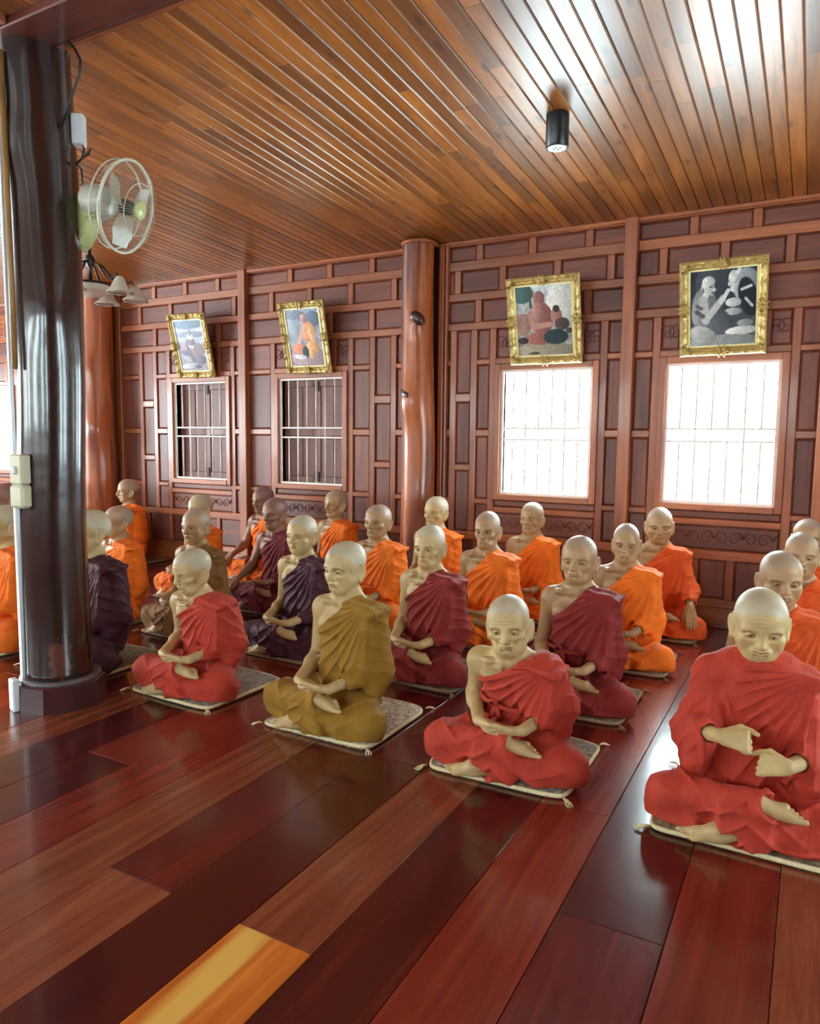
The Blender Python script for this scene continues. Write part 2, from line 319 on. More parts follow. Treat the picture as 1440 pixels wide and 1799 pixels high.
# windows: frame, white iron grille, shutters
m_white = plain('white_gloss_paint', srgb(226, 214, 204), .4, noise=.06)
m_iron = plain('dark_iron_bolt', srgb(40, 30, 28), .5)
m_shutter = wood('teak_shutter', srgb(92, 52, 46), srgb(118, 68, 58), srgb(142, 88, 70), 'Z', .42, .0, .12)
def window(idx, wc, is_open):
    w = bpy.data.objects.new('window_%d' % idx, None); COL.objects.link(w); w.location = (wc, YW, ZB); struct(w)
    W_, H_ = HW, ZT - ZB
    for nm, lo, hi in (('frame_jamb', (-W_ - .052, -.022, -.05), (-W_, .13, H_ + .052)), ('frame_jamb', (W_, -.022, -.05), (W_ + .052, .13, H_ + .052)),
                       ('frame_head', (-W_, -.022, H_), (W_, .13, H_ + .052)), ('frame_sill', (-W_, -.030, -.05), (W_, .13, .0))):
        box(nm, lo, hi, m_stile if 'jamb' in nm else m_rail, w, .004)
    yb = .02
    for nm, lo, hi in (('grille_edge', (-W_, yb - .011, 0), (-W_ + .022, yb + .011, H_)), ('grille_edge', (W_ - .022, yb - .011, 0), (W_, yb + .011, H_)),
                       ('grille_edge', (-W_ + .022, yb - .011, 0), (W_ - .022, yb + .011, .020)), ('grille_edge', (-W_ + .022, yb - .011, H_ - .020), (W_ - .022, yb + .011, H_))):
        box(nm, lo, hi, m_white, w, .002)
    z1, z2 = H_ * .445, H_ * .535
    for z in (z1, z2): box('grille_rail', (-W_ + .022, yb - .008, z - .008), (W_ - .022, yb + .008, z + .008), m_white, w, .002)
    for k in range(1, 7):
        x_ = -W_ + 2 * W_ * k / 7
        for a, b in (((.02, H_ - .02),) if k in (2, 5) else ((.02, z1 - .008), (z2 + .008, H_ - .02))):
            obj('grille_bar', tube_mesh('grille_bar', [(x_, yb, a), (x_, yb, b)], .0078, 6), m_white, w)
    for s in (-1, 1):                                       # two shutter leaves, closed or swung outwards
        leaf = obj('shutter', None, None, w)
        leaf.location = (s * W_, .095, 0); leaf.rotation_euler = (0, 0, 0 if not is_open else s * math.radians(-128))
        if not is_open and s < 0: leaf.rotation_euler = (0, 0, math.radians(6))
        L_ = W_ - .003; d = -s
        fx = lambda a, b: (min(d * a, d * b), max(d * a, d * b))
        a, b = fx(0, .055); box('shutter_stile', (a, 0, .004), (b, .03, H_ - .004), m_shutter, leaf, .003)
        a, b = fx(L_ - .055, L_); box('shutter_stile', (a, 0, .004), (b, .03, H_ - .004), m_shutter, leaf, .003)
        a, b = fx(.055, L_ - .055)
        for z_, e in ((.004, .075), (H_ * .46, .085), (H_ - .080, .076)): box('shutter_rail', (a, 0, z_), (b, .03, z_ + e), m_shutter, leaf, .003)
        mid = (a + b) / 2
        for p, q in ((a, mid - .012), (mid + .012, b)):
            for z_, e in ((.079, H_ * .46), (H_ * .46 + .085, H_ - .080)): box('shutter_panel', (p, .010, z_), (q, .024, e), m_shutter, leaf, .004)
        box('shutter_muntin', (mid - .012, .002, .079), (mid + .012, .028, H_ - .08), m_shutter, leaf, .002)
        a, b = fx(L_ - .040, L_ - .018)
        for z_ in (.03, H_ - .13): box('bolt', (a, -.012, z_), (b, 0, z_ + .10), m_iron, leaf, .003)
    return w
for i, (c, op) in enumerate(WIN): window(i + 1, c, op)

# the rest of the shell, behind and beside the camera: posts and low walls with daylight between
m_shell = wood('teak_shell', srgb(92, 48, 42), srgb(118, 64, 52), srgb(140, 82, 62), 'X', .45, 0, .1)
bm = bmesh.new(); add_box(bm, (-11.6, -3.6, -.1), (3.2, -3.5, 1.6)); add_box(bm, (-11.6, -3.6, 2.6), (3.2, -3.5, 3.8))
e = -11.6
for k in range(6):
    x0 = -9.4 + k * 1.75; add_box(bm, (e, -3.6, 1.6), (x0, -3.5, 2.6)); e = x0 + .8
add_box(bm, (e, -3.6, 1.6), (3.2, -3.5, 2.6))
struct(obj('wall_front', finish(bm, 'wall_front'), m_shell))
bm = bmesh.new(); add_box(bm, (-11.7, -3.6, -.1), (-11.6, 6.07, .95)); add_box(bm, (-11.7, -3.6, 2.3), (-11.6, 6.07, 3.8))
e = -3.6
for k in range(5):
    y0 = -2.6 + k * 1.75; add_box(bm, (-11.7, e, .95), (-11.6, y0, 2.3)); e = y0 + 1.1
add_box(bm, (-11.7, e, .95), (-11.6, 6.07, 2.3))
struct(obj('wall_left', finish(bm, 'wall_left'), m_shell))
bm = bmesh.new(); add_box(bm, (3.2, -3.6, -.1), (3.3, 6.07, .95)); add_box(bm, (3.2, -3.6, 2.1), (3.3, 6.07, 3.8)); e = -3.6
for y0 in (1.6, 3.1): add_box(bm, (3.2, e, .95), (3.3, y0, 2.1)); e = y0 + .9
add_box(bm, (3.2, e, .95), (3.3, 6.07, 2.1)); struct(obj('wall_right', finish(bm, 'wall_right'), m_shell))
# ---------------------------------------------------------------- seated monk figures (implicit surfaces -> meshes)
def axis_points(breaks):
    """breaks: [(start, end, step), ...] -> one rising coordinate axis with locally finer spacing"""
    out = []
    for a, b, s in breaks:
        n = max(1, int(round((b - a) / s)))
        out.extend(list(np.linspace(a, b, n, endpoint=False)))
    out.append(breaks[-1][1])
    return np.array(out, np.float32)

class Field:
    def __init__(self, xs, ys, zs):
        self.x, self.y, self.z = xs, ys, zs
        self.F = np.full((len(xs), len(ys), len(zs)), 1.0, np.float32)
    def block(self, lo, hi, m):
        sl = []
        for ax, a, b in zip((self.x, self.y, self.z), lo, hi):
            i = max(0, int(np.searchsorted(ax, a - m)) - 1); j = min(len(ax), int(np.searchsorted(ax, b + m)) + 1)
            sl.append(slice(i, j))
        return tuple(sl)
    def coords(self, sl):
        return (self.x[sl[0]][:, None, None], self.y[sl[1]][None, :, None], self.z[sl[2]][None, None, :])
    def put(self, prim, k=0.02, op='add', off=0.0):
        fn, lo, hi = prim
        sl = self.block(lo, hi, 0.045 + k + abs(off))
        X, Y, Z = self.coords(sl)
        d = fn(X, Y, Z) - off
        A = self.F[sl]
        if op == 'add': self.F[sl] = smin(A, d, k)
        else: self.F[sl] = -smin(-A, d, k)
    def mesh(self, iso=0.0):
        return surface_net(self.F - iso, self.x, self.y, self.z)

def smin(a, b, k):
    if k <= 0: return np.minimum(a, b)
    h = np.maximum(k - np.abs(a - b), 0) / k
    return np.minimum(a, b) - h * h * k * 0.25

def rc(a, b, ra, rb):
    a = np.array(a, np.float32); b = np.array(b, np.float32); ba = b - a; L2 = float(ba @ ba) + 1e-9
    def fn(X, Y, Z):
        px, py, pz = X - a[0], Y - a[1], Z - a[2]
        t = np.clip((px * ba[0] + py * ba[1] + pz * ba[2]) / L2, 0, 1)
        return np.sqrt((px - t * ba[0]) ** 2 + (py - t * ba[1]) ** 2 + (pz - t * ba[2]) ** 2) - (ra + (rb - ra) * t)
    r = max(ra, rb)
    return fn, np.minimum(a, b) - r, np.maximum(a, b) + r

def ell(c, r, rot=None):
    c = np.array(c, np.float32); r = np.array(r, np.float32)
    R = None if rot is None else np.array(Euler(rot).to_matrix().transposed(), np.float32)
    def fn(X, Y, Z):
        px, py, pz = X - c[0], Y - c[1], Z - c[2]
        if R is not None:
            px, py, pz = (R[0, 0] * px + R[0, 1] * py + R[0, 2] * pz, R[1, 0] * px + R[1, 1] * py + R[1, 2] * pz,
                          R[2, 0] * px + R[2, 1] * py + R[2, 2] * pz)
        k0 = np.sqrt((px / r[0]) ** 2 + (py / r[1]) ** 2 + (pz / r[2]) ** 2)
        k1 = np.sqrt((px / r[0] ** 2) ** 2 + (py / r[1] ** 2) ** 2 + (pz / r[2] ** 2) ** 2) + 1e-6
        return k0 * (k0 - 1) / k1
    m = float(r.max()) if R is not None else r
    return fn, c - m, c + m

def rbox(c, half, rad, rot=None):
    c = np.array(c, np.float32); q = np.array(half, np.float32) - rad
    R = None if rot is None else np.array(Euler(rot).to_matrix().transposed(), np.float32)
    def fn(X, Y, Z):
        px, py, pz = X - c[0], Y - c[1], Z - c[2]
        if R is not None:
            px, py, pz = (R[0, 0] * px + R[0, 1] * py + R[0, 2] * pz, R[1, 0] * px + R[1, 1] * py + R[1, 2] * pz,
                          R[2, 0] * px + R[2, 1] * py + R[2, 2] * pz)
        dx, dy, dz = np.abs(px) - q[0], np.abs(py) - q[1], np.abs(pz) - q[2]
        o = np.sqrt(np.maximum(dx, 0) ** 2 + np.maximum(dy, 0) ** 2 + np.maximum(dz, 0) ** 2)
        return o + np.minimum(np.maximum(np.maximum(dx, dy), dz), 0) - rad
    m = float(np.max(half)) * 1.8 if R is not None else np.array(half)
    return fn, c - m, c + m

def surface_net(F, xs, ys, zs):
    """naive surface nets on a rectilinear grid -> verts (n,3), quads (m,4)"""
    S = F < 0
    nx, ny, nz = F.shape
    c = np.zeros((nx - 1, ny - 1, nz - 1), np.uint8)
    for i in (0, 1):
        for j in (0, 1):
            for k in (0, 1):
                c += S[i:nx - 1 + i, j:ny - 1 + j, k:nz - 1 + k]
    act = np.argwhere((c > 0) & (c < 8))
    idx = np.full(c.shape, -1, np.int32); idx[act[:, 0], act[:, 1], act[:, 2]] = np.arange(len(act))
    acc = np.zeros((len(act), 3), np.float64); cnt = np.zeros(len(act))
    ax = (xs, ys, zs)
    corner = [(i, j, k) for i in (0, 1) for j in (0, 1) for k in (0, 1)]
    V = {q: F[act[:, 0] + q[0], act[:, 1] + q[1], act[:, 2] + q[2]] for q in corner}
    P = [[ax[d][act[:, d]], ax[d][act[:, d] + 1]] for d in range(3)]
    for a in corner:
        for d in range(3):
            if a[d]: continue
            b = list(a); b[d] = 1; b = tuple(b)
            va, vb = V[a], V[b]; m = (va < 0) != (vb < 0)
            t = np.where(m, va / np.where(m, va - vb, 1), 0)
            for e in range(3):
                if e == d: p = P[e][0] + (P[e][1] - P[e][0]) * t
                else: p = P[e][a[e]]
                acc[:, e] += np.where(m, p, 0)
            cnt += m
    verts = acc / np.maximum(cnt, 1)[:, None]
    quads = []
    for d in range(3):
        e, f = (d + 1) % 3, (d + 2) % 3
        s0 = [slice(None)] * 3; s1 = [slice(None)] * 3; s0[d] = slice(0, -1); s1[d] = slice(1, None)
        A, B = S[tuple(s0)], S[tuple(s1)]
        for flip in (False, True):
            q = np.argwhere((A & ~B) if not flip else (~A & B))
            ok = (q[:, e] > 0) & (q[:, f] > 0) & (q[:, e] < F.shape[e] - 1) & (q[:, f] < F.shape[f] - 1)
            q = q[ok]
            cs = []
            for de, df in ((-1, -1), (0, -1), (0, 0), (-1, 0)):
                w = q.copy(); w[:, e] += de; w[:, f] += df
                cs.append(idx[w[:, 0], w[:, 1], w[:, 2]])
            Q = np.stack(cs, 1)
            quads.append(Q if not flip else Q[:, ::-1])
    return verts.astype(np.float32), np.concatenate(quads)

def relax(V, Q, n, f=.5):
    e = np.concatenate([Q[:, [0, 1]], Q[:, [1, 2]], Q[:, [2, 3]], Q[:, [3, 0]]]); N = len(V)
    deg = np.bincount(e[:, 0], minlength=N) + np.bincount(e[:, 1], minlength=N)
    for _ in range(n):
        A = np.stack([np.bincount(e[:, 0], V[e[:, 1], d], N) + np.bincount(e[:, 1], V[e[:, 0], d], N) for d in range(3)], 1)
        V = V + f * (A / np.maximum(deg, 1)[:, None] - V)
    return V.astype(np.float32)

def mesh_from_arrays(name, V, Q, col=None):
    me = bpy.data.meshes.new(name)
    me.vertices.add(len(V)); me.vertices.foreach_set('co', np.ascontiguousarray(V, np.float32).ravel())
    me.loops.add(Q.size); me.loops.foreach_set('vertex_index', np.ascontiguousarray(Q, np.int32).ravel())
    me.polygons.add(len(Q)); me.polygons.foreach_set('loop_start', np.arange(0, Q.size, Q.shape[1], dtype=np.int32))
    me.polygons.foreach_set('use_smooth', np.ones(len(Q), bool))
    me.update(calc_edges=True); me.validate()
    if col is not None:
        a = me.color_attributes.new('paint', 'FLOAT_COLOR', 'POINT')
        c = np.ones((len(V), 4), np.float32); c[:, :3] = col
        a.data.foreach_set('color', c.ravel())
    return me

def fold_noise(X, Y, Z, seed):
    r = np.random.RandomState(seed); o = 0
    for i in range(4):
        w = r.uniform(-1, 1, 3) * (7 + 5 * i); ph = r.uniform(0, 6.28)
        o = o + np.sin(X * w[0] + Y * w[1] + Z * w[2] + ph) / (1 + .5 * i)
    return o * 0.5

def hand(F, base, d, n, up, s, curl, pts=None, thumb=1, fist=False, k=.006):
    """palm + five fingers. base: wrist point, d: finger direction, n: palm normal, up: direction of the thumb side"""
    d, n, up = (np.array(v, float) / np.linalg.norm(v) for v in (d, n, up))
    b = np.array(base, float)
    P = lambda u, v, w: b + d * u * s + up * v * s + n * w * s
    for v0, v1 in ((-.024, -.030), (-.008, -.011), (.008, .011), (.022, .029)):
        F.put(rc(P(.012, v0 * .7, 0), P(.085, v1, 0), .0145 * s, .0115 * s), .012)
    F.put(rc(P(.02, .018, .008), P(.055, .026, .010), .015 * s, .014 * s), .012)      # thumb mount
    L = (.060, .078, .084, .074)
    for i, v in enumerate((-.030, -.0105, .0105, .030)):
        p = P(.085, v, 0); ang = 0; r = .0092 if i else .0080
        segs = ((.45, .0), (.32, 1.0), (.25, 1.0))
        for j, (fr, _) in enumerate(segs):
            ang += curl * (1.0 if not fist else (1.45, 1.5, 1.2)[j] / max(curl, .01)) * (1 + .08 * (i - 1.5))
            dd = d * math.cos(ang) + n * math.sin(ang)
            q = p + dd * L[i] * fr * s * (1.0 if not fist else .92)
            F.put(rc(p, q, r * s * (1 - .06 * j), r * s * (.94 - .06 * j)), k if j else .008); p = q
    t0 = P(.03, .030, .006); t1 = P(.062, .050, .014); t2 = P(.094, .050 if not fist else .044, .020); t3 = P(.118, .040 if not fist else .036, .022)
    if thumb == 2: t1, t2, t3 = P(.05, .040, .02), P(.085, .046, .024), P(.118, .046, .018)
    F.put(rc(t0, t1, .0125 * s, .0108 * s), .01); F.put(rc(t1, t2, .0106 * s, .0098 * s), .005); F.put(rc(t2, t3, .0098 * s, .0078 * s), .004)

def foot(F, ankle, d, up, side, s=1.0):
    """ankle point, d: heel->toe direction, up: instep direction, side: towards the big toe"""
    d, up, side = (np.array(v, float) / np.linalg.norm(v) for v in (d, up, side))
    a = np.array(ankle, float); P = lambda u, v, w: a + d * u * s + side * v * s + up * w * s
    F.put(rc(P(-.035, 0, -.025), P(-.01, 0, -.02), .027 * s, .03 * s), .02)
    F.put(rc(P(0, .0, 0), P(.085, .012, -.020), .032 * s, .022 * s), .025)
    F.put(rc(P(0, .0, -.02), P(.098, -.024, -.030), .026 * s, .015 * s), .02)
    F.put(rc(P(.05, .012, -.025), P(.118, .026, -.030), .022 * s, .018 * s), .02)
    for i in range(5):
        v = (.034, .0145, -.0015, -.0165, -.030)[i]; u0 = .120 - .009 * i; L = .044 - .005 * i
        r = (.0120, .0078, .0074, .0070, .0066)[i]
        F.put(rc(P(u0, v, -.030), P(u0 + L, v + .001, -.033), r * s, r * .92 * s), .004)

def build_monk(spec):
    """returns dict of meshes: body, robe, skirt, (sash)"""
    sp = dict(lean=.02, hs=1.0, yaw=0., nod=0., tilt=0., pose='lap', cover=False, age=.6, smile=0., wide=1.0, fine=1.0, seed=1, openeye=.5, ear=1.0, gap=0.)
    sp.update(spec)
    fs = sp['fine']
    lean, hs = sp['lean'], sp['hs']
    def B(p):                                             # hunching: shear forward and shorten above the hips
        x, y, z = p
        if z > .15:
            t = (z - .15) / .5; y = y - lean * t ** 1.6; z = .15 + (z - .15) * (1 + (hs - 1) * min(1, t * 1.1))
        return (x, y, z)
    piv = np.array(B((0, .015, .615)), np.float32)
    Rh = np.array((Euler((0, 0, math.radians(sp['yaw']))).to_matrix() @ Euler((math.radians(sp['nod']), math.radians(sp['tilt']), 0)).to_matrix()), np.float32)
    top = piv[2] + .31
    # ------------------------------------------------ body
    hx, hy = 0., piv[1] - .03
    xs = axis_points([(-.47, -.15, .0075 * fs), (-.15, .26, .0036 * fs), (.26, .47, .0075 * fs)])
    ys = axis_points([(-.46, hy - .15 if hy - .15 < -.20 else -.20, .0036 * fs), (hy - .15 if hy - .15 < -.20 else -.20, hy + .10, .0036 * fs), (hy + .10, .2, .009 * fs)])
    zs = axis_points([(-.012, .27, .0040 * fs), (.27, piv[2] - .02, .0060 * fs), (piv[2] - .02, top, .0034 * fs)])
    F = Field(xs, ys, zs)
    chest = ell(B((0, .005, .44)), (.134, .094, .17 * hs)); abd = ell(B((0, -.005, .25)), (.130, .106, .17))
    pel = ell((0, .02, .125), (.155, .13, .105))
    for p_, k in ((chest, .03), (abd, .05), (pel, .05)): F.put(p_, k, off=-.012)
    F.put(rc(B((-.128, .005, .546)), B((.128, .005, .546)), .046, .046), .06)
    F.put(rc(B((-.10, .02, .575)), B((0, .015, .63)), .03, .045), .06); F.put(rc(B((.10, .02, .575)), B((0, .015, .63)), .03, .045), .06)
    if not sp['cover']:
      F.put(ell(B((-.068, -.062, .475)), (.058, .030, .045)), .03); F.put(ell(B((.068, -.058, .475)), (.058, .030, .045)), .03)
    if not sp['cover']:
      F.put(rc(B((-.022, -.052, .588)), B((-.085, -.056, .590)), .0095, .009), .022); F.put(rc(B((-.085, -.056, .590)), B((-.142, -.018, .578)), .009, .008), .03)
    if not sp['cover']: F.put(rc(B((.022, -.052, .588)), B((.138, -.02, .588)), .0095, .009), .022)
    if sp['age'] > .7:                                     # lean old chest: faint ribs
        for i in range(2):
            F.put(rc(B((-.025, -.082, .545 - .026 * i)), B((-.100, -.062, .535 - .030 * i)), .005, .005), .02)
    # legs under the cloth
    kr = np.array((-.272, -.205, .105)); kl = np.array((.272, -.205, .085)); ar = np.array((.030, -.292, .176)); al = np.array((-.092, -.318, .050))
    F.put(rc((-.1, .0, .12), kr, .075, .055), .03); F.put(rc((.1, .0, .12), kl, .075, .055), .03)
    F.put(rc(kr, ar, .046, .027), .02); F.put(rc(kl, al, .05, .031), .03)
    foot(F, ar, (1, .06, .06), (-.06, -.42, .90), (.05, -.90, -.42), .92)
    foot(F, al, (-1, -.10, -.10), (-.10, -.25, .95), (-.1, .95, .2), .80)
    # arms
    sr = B((-.152, .005, .535)); sl_ = B((.152, .005, .535))
    er = B((-.200, .012, .268)); el_ = B((.202, .0, .275))
    pose = sp['pose']
    arm = (.047, .0355, .0365, .0245)
    if pose == 'lap': wr = (-.090, -.268, .240); wl = (.102, -.268, .228)
    elif pose == 'rknee': er = B((-.232, -.06, .32)); wr = (-.250, -.225, .222); wl = (.090, -.262, .232)
    elif pose == 'lknee': el_ = B((.228, -.04, .31)); wl = (.250, -.220, .228); wr = (-.088, -.262, .243)
    else: er = B((-.222, -.055, .315)); el_ = B((.220, -.06, .30)); wr = (-.095, -.275, .385); wl = (.120, -.280, .318)
    for s_, e_, w_ in ((sr, er, wr), (sl_, el_, wl)):
        F.put(rc(s_, e_, arm[0], arm[1]), .035); F.put(rc(e_, w_, arm[2], arm[3]), .012)
        m_ = [a + (b - a) * .30 for a, b in zip(e_, w_)]; F.put(rc(e_, m_, .038, .041), .03)
    F.put(ell(sr, (.050, .051, .058)), .03)
    v3 = lambda a, b: np.array(b, float) - np.array(a, float)
    if pose in ('lap', 'lknee'): hand(F, wr, (1, -.10, -.16), (.10, .15, 1), (0.1, -1, .12), 1.0, .16)
    if pose in ('lap', 'rknee'): hand(F, wl, (-1, -.10, -.22), (-.10, .15, 1), (-.1, -1, .12), 1.0, .18, thumb=2)
    if pose == 'rknee': hand(F, wr, (-.25, -.86, -.55), (-.1, .45, -.9), (1, -.25, -.1), 1.0, .14)
    if pose == 'lknee': hand(F, wl, (.15, -.70, -.75), (.1, .75, -.7), (-1, -.1, 0), 1.0, .16)
    if pose == 'teach':
        hand(F, wr, (.93, -.32, .10), (.25, .75, -.6), (.0, .55, .85), 1.0, .3, fist=True)
        hand(F, wl, (-.90, -.38, .10), (-.2, .8, -.55), (.05, .55, .85), 1.0, .3, fist=True)
    # neck + head
    F.put(rc(B((0, .030, .56)), piv + Rh @ np.array((0, -.004, .055), np.float32), .050, .052), .045)
    F.put(rc(B((-.018, -.045, .588)), piv + Rh @ np.array((-.045, .005, .06), np.float32), .010, .012), .025)
    F.put(rc(B((.018, -.045, .588)), piv + Rh @ np.array((.045, .005, .06), np.float32), .010, .012), .025)
    bl = F.block(piv + np.array((-.17, -.20, -.03)), piv + np.array((.17, .20, .34)), 0)
    X, Y, Z = F.coords(bl)
    X, Y, Z = np.broadcast_arrays(X - piv[0], Y - piv[1], Z - piv[2])
    W = sp['wide']; HS = 1.14
    hX = (Rh[0, 0] * X + Rh[1, 0] * Y + Rh[2, 0] * Z) / (W * HS); hY = (Rh[0, 1] * X + Rh[1, 1] * Y + Rh[2, 1] * Z) / HS; hZ = (Rh[0, 2] * X + Rh[1, 2] * Y + Rh[2, 2] * Z) / HS
    H = np.full(hX.shape, 1., np.float32)
    def hp(prim, k, op='add'):
        nonlocal H
        d = prim[0](hX, hY, hZ)
        H = smin(H, d, k) if op == 'add' else -smin(-H, d, k)
    age = sp['age']
    hp(ell((0, .008, .160), (.0745, .0945, .0835)), 0); hp(ell((0, -.032, .160), (.066, .064, .070)), .03)
    hp(ell((0, -.030, .092), (.0575 - .004 * age, .060, .070)), .03)
    hp(ell((0, -.064, .045), (.027, .023, .021)), .03)                                   # chin
    for s_ in (-1, 1):
        hp(rc((s_ * .060, .005, .085), (s_ * .030, -.052, .046), .017, .016), .03)         # jaw
        hp(ell((s_ * .045, -.062, .103), (.022, .018, .015)), .02)                        # cheekbone
        hp(rc((s_ * .014, -.0905, .140), (s_ * .048, -.077, .142), .0085, .008), .018)     # brow
        hp(ell((s_ * .032, -.098, .126), (.0195, .018, .0125)), .014, 'cut')               # socket
        hp(ell((s_ * .0315, -.0775, .1255), (.0155, .0138, .0120)), .003)                  # eyeball and lids
        hp(rc((s_ * .020, -.0925, .1250), (s_ * .044, -.0875, .1242), .0012 + .0012 * sp['openeye'], .0012), .0025, 'cut')
        hp(rc((s_ * .021, -.0895, .1145), (s_ * .045, -.0835, .1130), .0018, .0016), .006, 'cut')  # bag under the eye
        hp(ell((s_ * .052, -.050, .078), (.006, .016, .014) if age > .75 else (.010, .018, .016)), .024, 'cut' if age > .75 else 'add') if age > .45 else None
        hp(rc((s_ * .0175, -.0985, .094), (s_ * .0315, -.0850, .066), .0022, .0016), .009, 'cut')  # nasolabial fold
    hp(rc((0, -.0905, .137), (0, -.1085, .101), .0085, .0115), .014); hp(ell((0, -.109, .0975), (.012, .011, .0095)), .008)
    for s_ in (-1, 1):
        hp(ell((s_ * .0138, -.1000, .0955), (.0078, .0095, .0078)), .006); hp(ell((s_ * .0068, -.1085, .0885), (.0035, .005, .003)), .004, 'cut')
    sm = sp['smile']
    hp(ell((0, -.0885, .0705), (.026 + .004 * sm, .0130, .0165)), .012)                      # muzzle
    for s_ in (-1, 1):
        hp(rc((0, -.1010, .0755), (s_ * .019, -.0935, .0735 + .003 * sm), .0045, .0026), .005); hp(rc((0, -.0995, .0660), (s_ * .017, -.0925, .0685 + .003 * sm), .0050, .0026), .005)
        hp(rc((0, -.1055, .0712), (s_ * (.0215 + .004 * sm), -.0935, .0715 + .0055 * sm), .0013 + .0022 * sp['gap'], .0010), .0022, 'cut')
    hp(rc((-.012, -.093, .0565), (.012, -.093, .0565), .003, .003), .008, 'cut')
    fw = np.exp(-(hX / .040) ** 2) * np.exp(-((hZ - .178) / .020) ** 2) * (hY < -.03)
    H = H + age * .0011 * np.sin((hZ + .25 * hX * hX / .05) * 520) * fw
    cw = np.exp(-((np.abs(hX) - .050) / .012) ** 2) * np.exp(-((hZ - .120) / .014) ** 2) * (hY < -.02)
    H = H + age * .0008 * np.sin((hZ - .125) * 700 + np.abs(hX) * 260) * cw
    kw = np.exp(-((np.abs(hX) - .042) / .014) ** 2) * np.exp(-((hZ - .070) / .022) ** 2) * (hY < -.03)
    H = H + age * .0009 * np.sin(np.abs(hX) * 560 + (hZ - .07) * 200) * kw
    er_ = sp['ear']
    for s_ in (-1, 1):
        hp(ell((s_ * .0795, .012, .112), (.0085, .0195 * er_, .036 * er_), (math.radians(-10), 0, s_ * math.radians(-24))), .008)
        hp(ell((s_ * .0860, .008, .117), (.0065, .0115, .0230), (math.radians(-10), 0, s_ * math.radians(-24))), .006, 'cut')
        hp(ell((s_ * .0775, .004, .079), (.0075, .0095, .0130)), .006)
    F.F[bl] = smin(F.F[bl], H.astype(np.float32) * HS * min(1, W), .020)
    V, Q = F.mesh(); V = relax(V, Q, 1, .35)
    # painted colours: scalp stubble, brows, eyes, lips
    loc = (V - piv) @ Rh / HS; lx, ly, lz = loc[:, 0] / W, loc[:, 1], loc[:, 2]
    inhead = (lz > .0) & (np.abs(lx) < .12) & (V[:, 2] > piv[2] - .02)
    skin = np.array((1., 1., 1.)); col = np.tile(skin, (len(V), 1))
    def mix(mask, c):
        col[:] = col * (1 - mask[:, None]) + np.array(c) * mask[:, None]
    ss = lambda a, b, v: np.clip((v - a) / (b - a), 0, 1) ** 2 * (3 - 2 * np.clip((v - a) / (b - a), 0, 1))
    hair = ss(-.011, .010, np.minimum(lz - .186 - .9 * np.minimum(ly + .07, 0) * -.0, 1) + np.where(ly > -.055, (ly + .055) * 1.25, (ly + .055) * .55)) * ss(.070, .085, lz + np.maximum(0, ly - .0) * .3)
    hair = np.where((np.abs(lx) > .076) & (lz < .15), 0, hair)
    mix(hair * inhead, (.94, 1.12, 1.75))
    ax_ = np.abs(lx)
    brow = ss(.0045, .0018, np.abs(lz - .1435 - (ax_ - .03) * -.06)) * ss(.010, .016, ax_) * ss(.054, .046, ax_) * (ly < -.06)
    mix(.55 * brow * inhead, (.45, .42, .38))
    ex = np.sqrt(((ax_ - .0315) / .0125) ** 2 + ((lz - .1248) / (.0032 + .002 * sp['openeye'])) ** 2)
    eye = ss(1.15, .85, ex) * (ly < -.07) * inhead
    mix(.75 * eye, (.86, .84, .78)); iris = ss(.0052, .0040, np.sqrt((ax_ - .0315) ** 2 + (lz - .1248) ** 2)) * (ly < -.07) * inhead
    mix(.9 * iris * (eye > .2), (.07, .05, .04))
    lid = ss(.0020, .0008, np.abs(lz - .1290 - (.0315 - ax_) * .05)) * ss(.017, .0145, np.abs(ax_ - .0315)) * (ly < -.07) * inhead
    mix(.55 * lid, (.30, .24, .18))
    lip = ss(1.1, .8, np.sqrt((lx / .0235) ** 2 + ((lz - .0712) / .0085) ** 2)) * (ly < -.08) * inhead
    mix(.40 * lip, (.72, .50, .42)); mix(.8 * ss(.0016, .0006, np.abs(lz - .0713 - .25 * sm * ax_ * .9)) * ss(.024, .019, ax_) * (ly < -.08) * inhead, (.22, .12, .09))
    out = {'body': mesh_from_arrays('monk_body', V, Q, col)}
    # ------------------------------------------------ upper robe
    gs = .0056 * fs
    xs = axis_points([(-.36, .36, gs)]); ys = axis_points([(-.40, .24, gs)]); zs = axis_points([(.06, B((0, 0, .70))[2] + .02, gs)])
    R = Field(xs, ys, zs)
    R.put(chest, .03, off=.014); R.put(ell(B((.0, -.050, .475)), (.125, .052, .06)), .03, off=.008); R.put(abd, .05, off=.016); R.put(ell((0, .02, .15), (.158, .13, .10)), .05, off=.012)
    def arm_cloth(sh, e, w, side):
        R.put(rc(B((side * .06, .005, .570)), sh, .058, .060), .05)
        R.put(rc(sh, e, .062, .060), .06)
        q = np.array(e) + (np.array(w) - np.array(e)) * (.66 if pose != 'teach' else .50)
        R.put(rc(e, q, .060, .048), .045)
        R.put(ell(B((side * .160, .035, .33)), (.060, .078, .235 * hs)), .06)
        R.put(ell(B((side * .150, -.055, .36)), (.060, .055, .12 * hs)), .05)
        R.put(rc(np.array(e) + np.array((0, .02, -.02)), (side * .205, -.05, .17), .052, .05), .05)
        if pose == 'teach': R.put(rc(q, (q[0] + side * .03, q[1] + .03, .21), .045, .05), .06)
        return q
    ql = arm_cloth(sl_, el_, wl, 1)
    R.put(rbox(B((.126, -.004, .587)), (.110, .082, .012), .003, (0, math.radians(13), 0)), .012)
    R.put(rbox(B((.128, -.096, .44)), (.070, .016, .15 * hs), .010, (math.radians(-5), 0, 0)), .05)
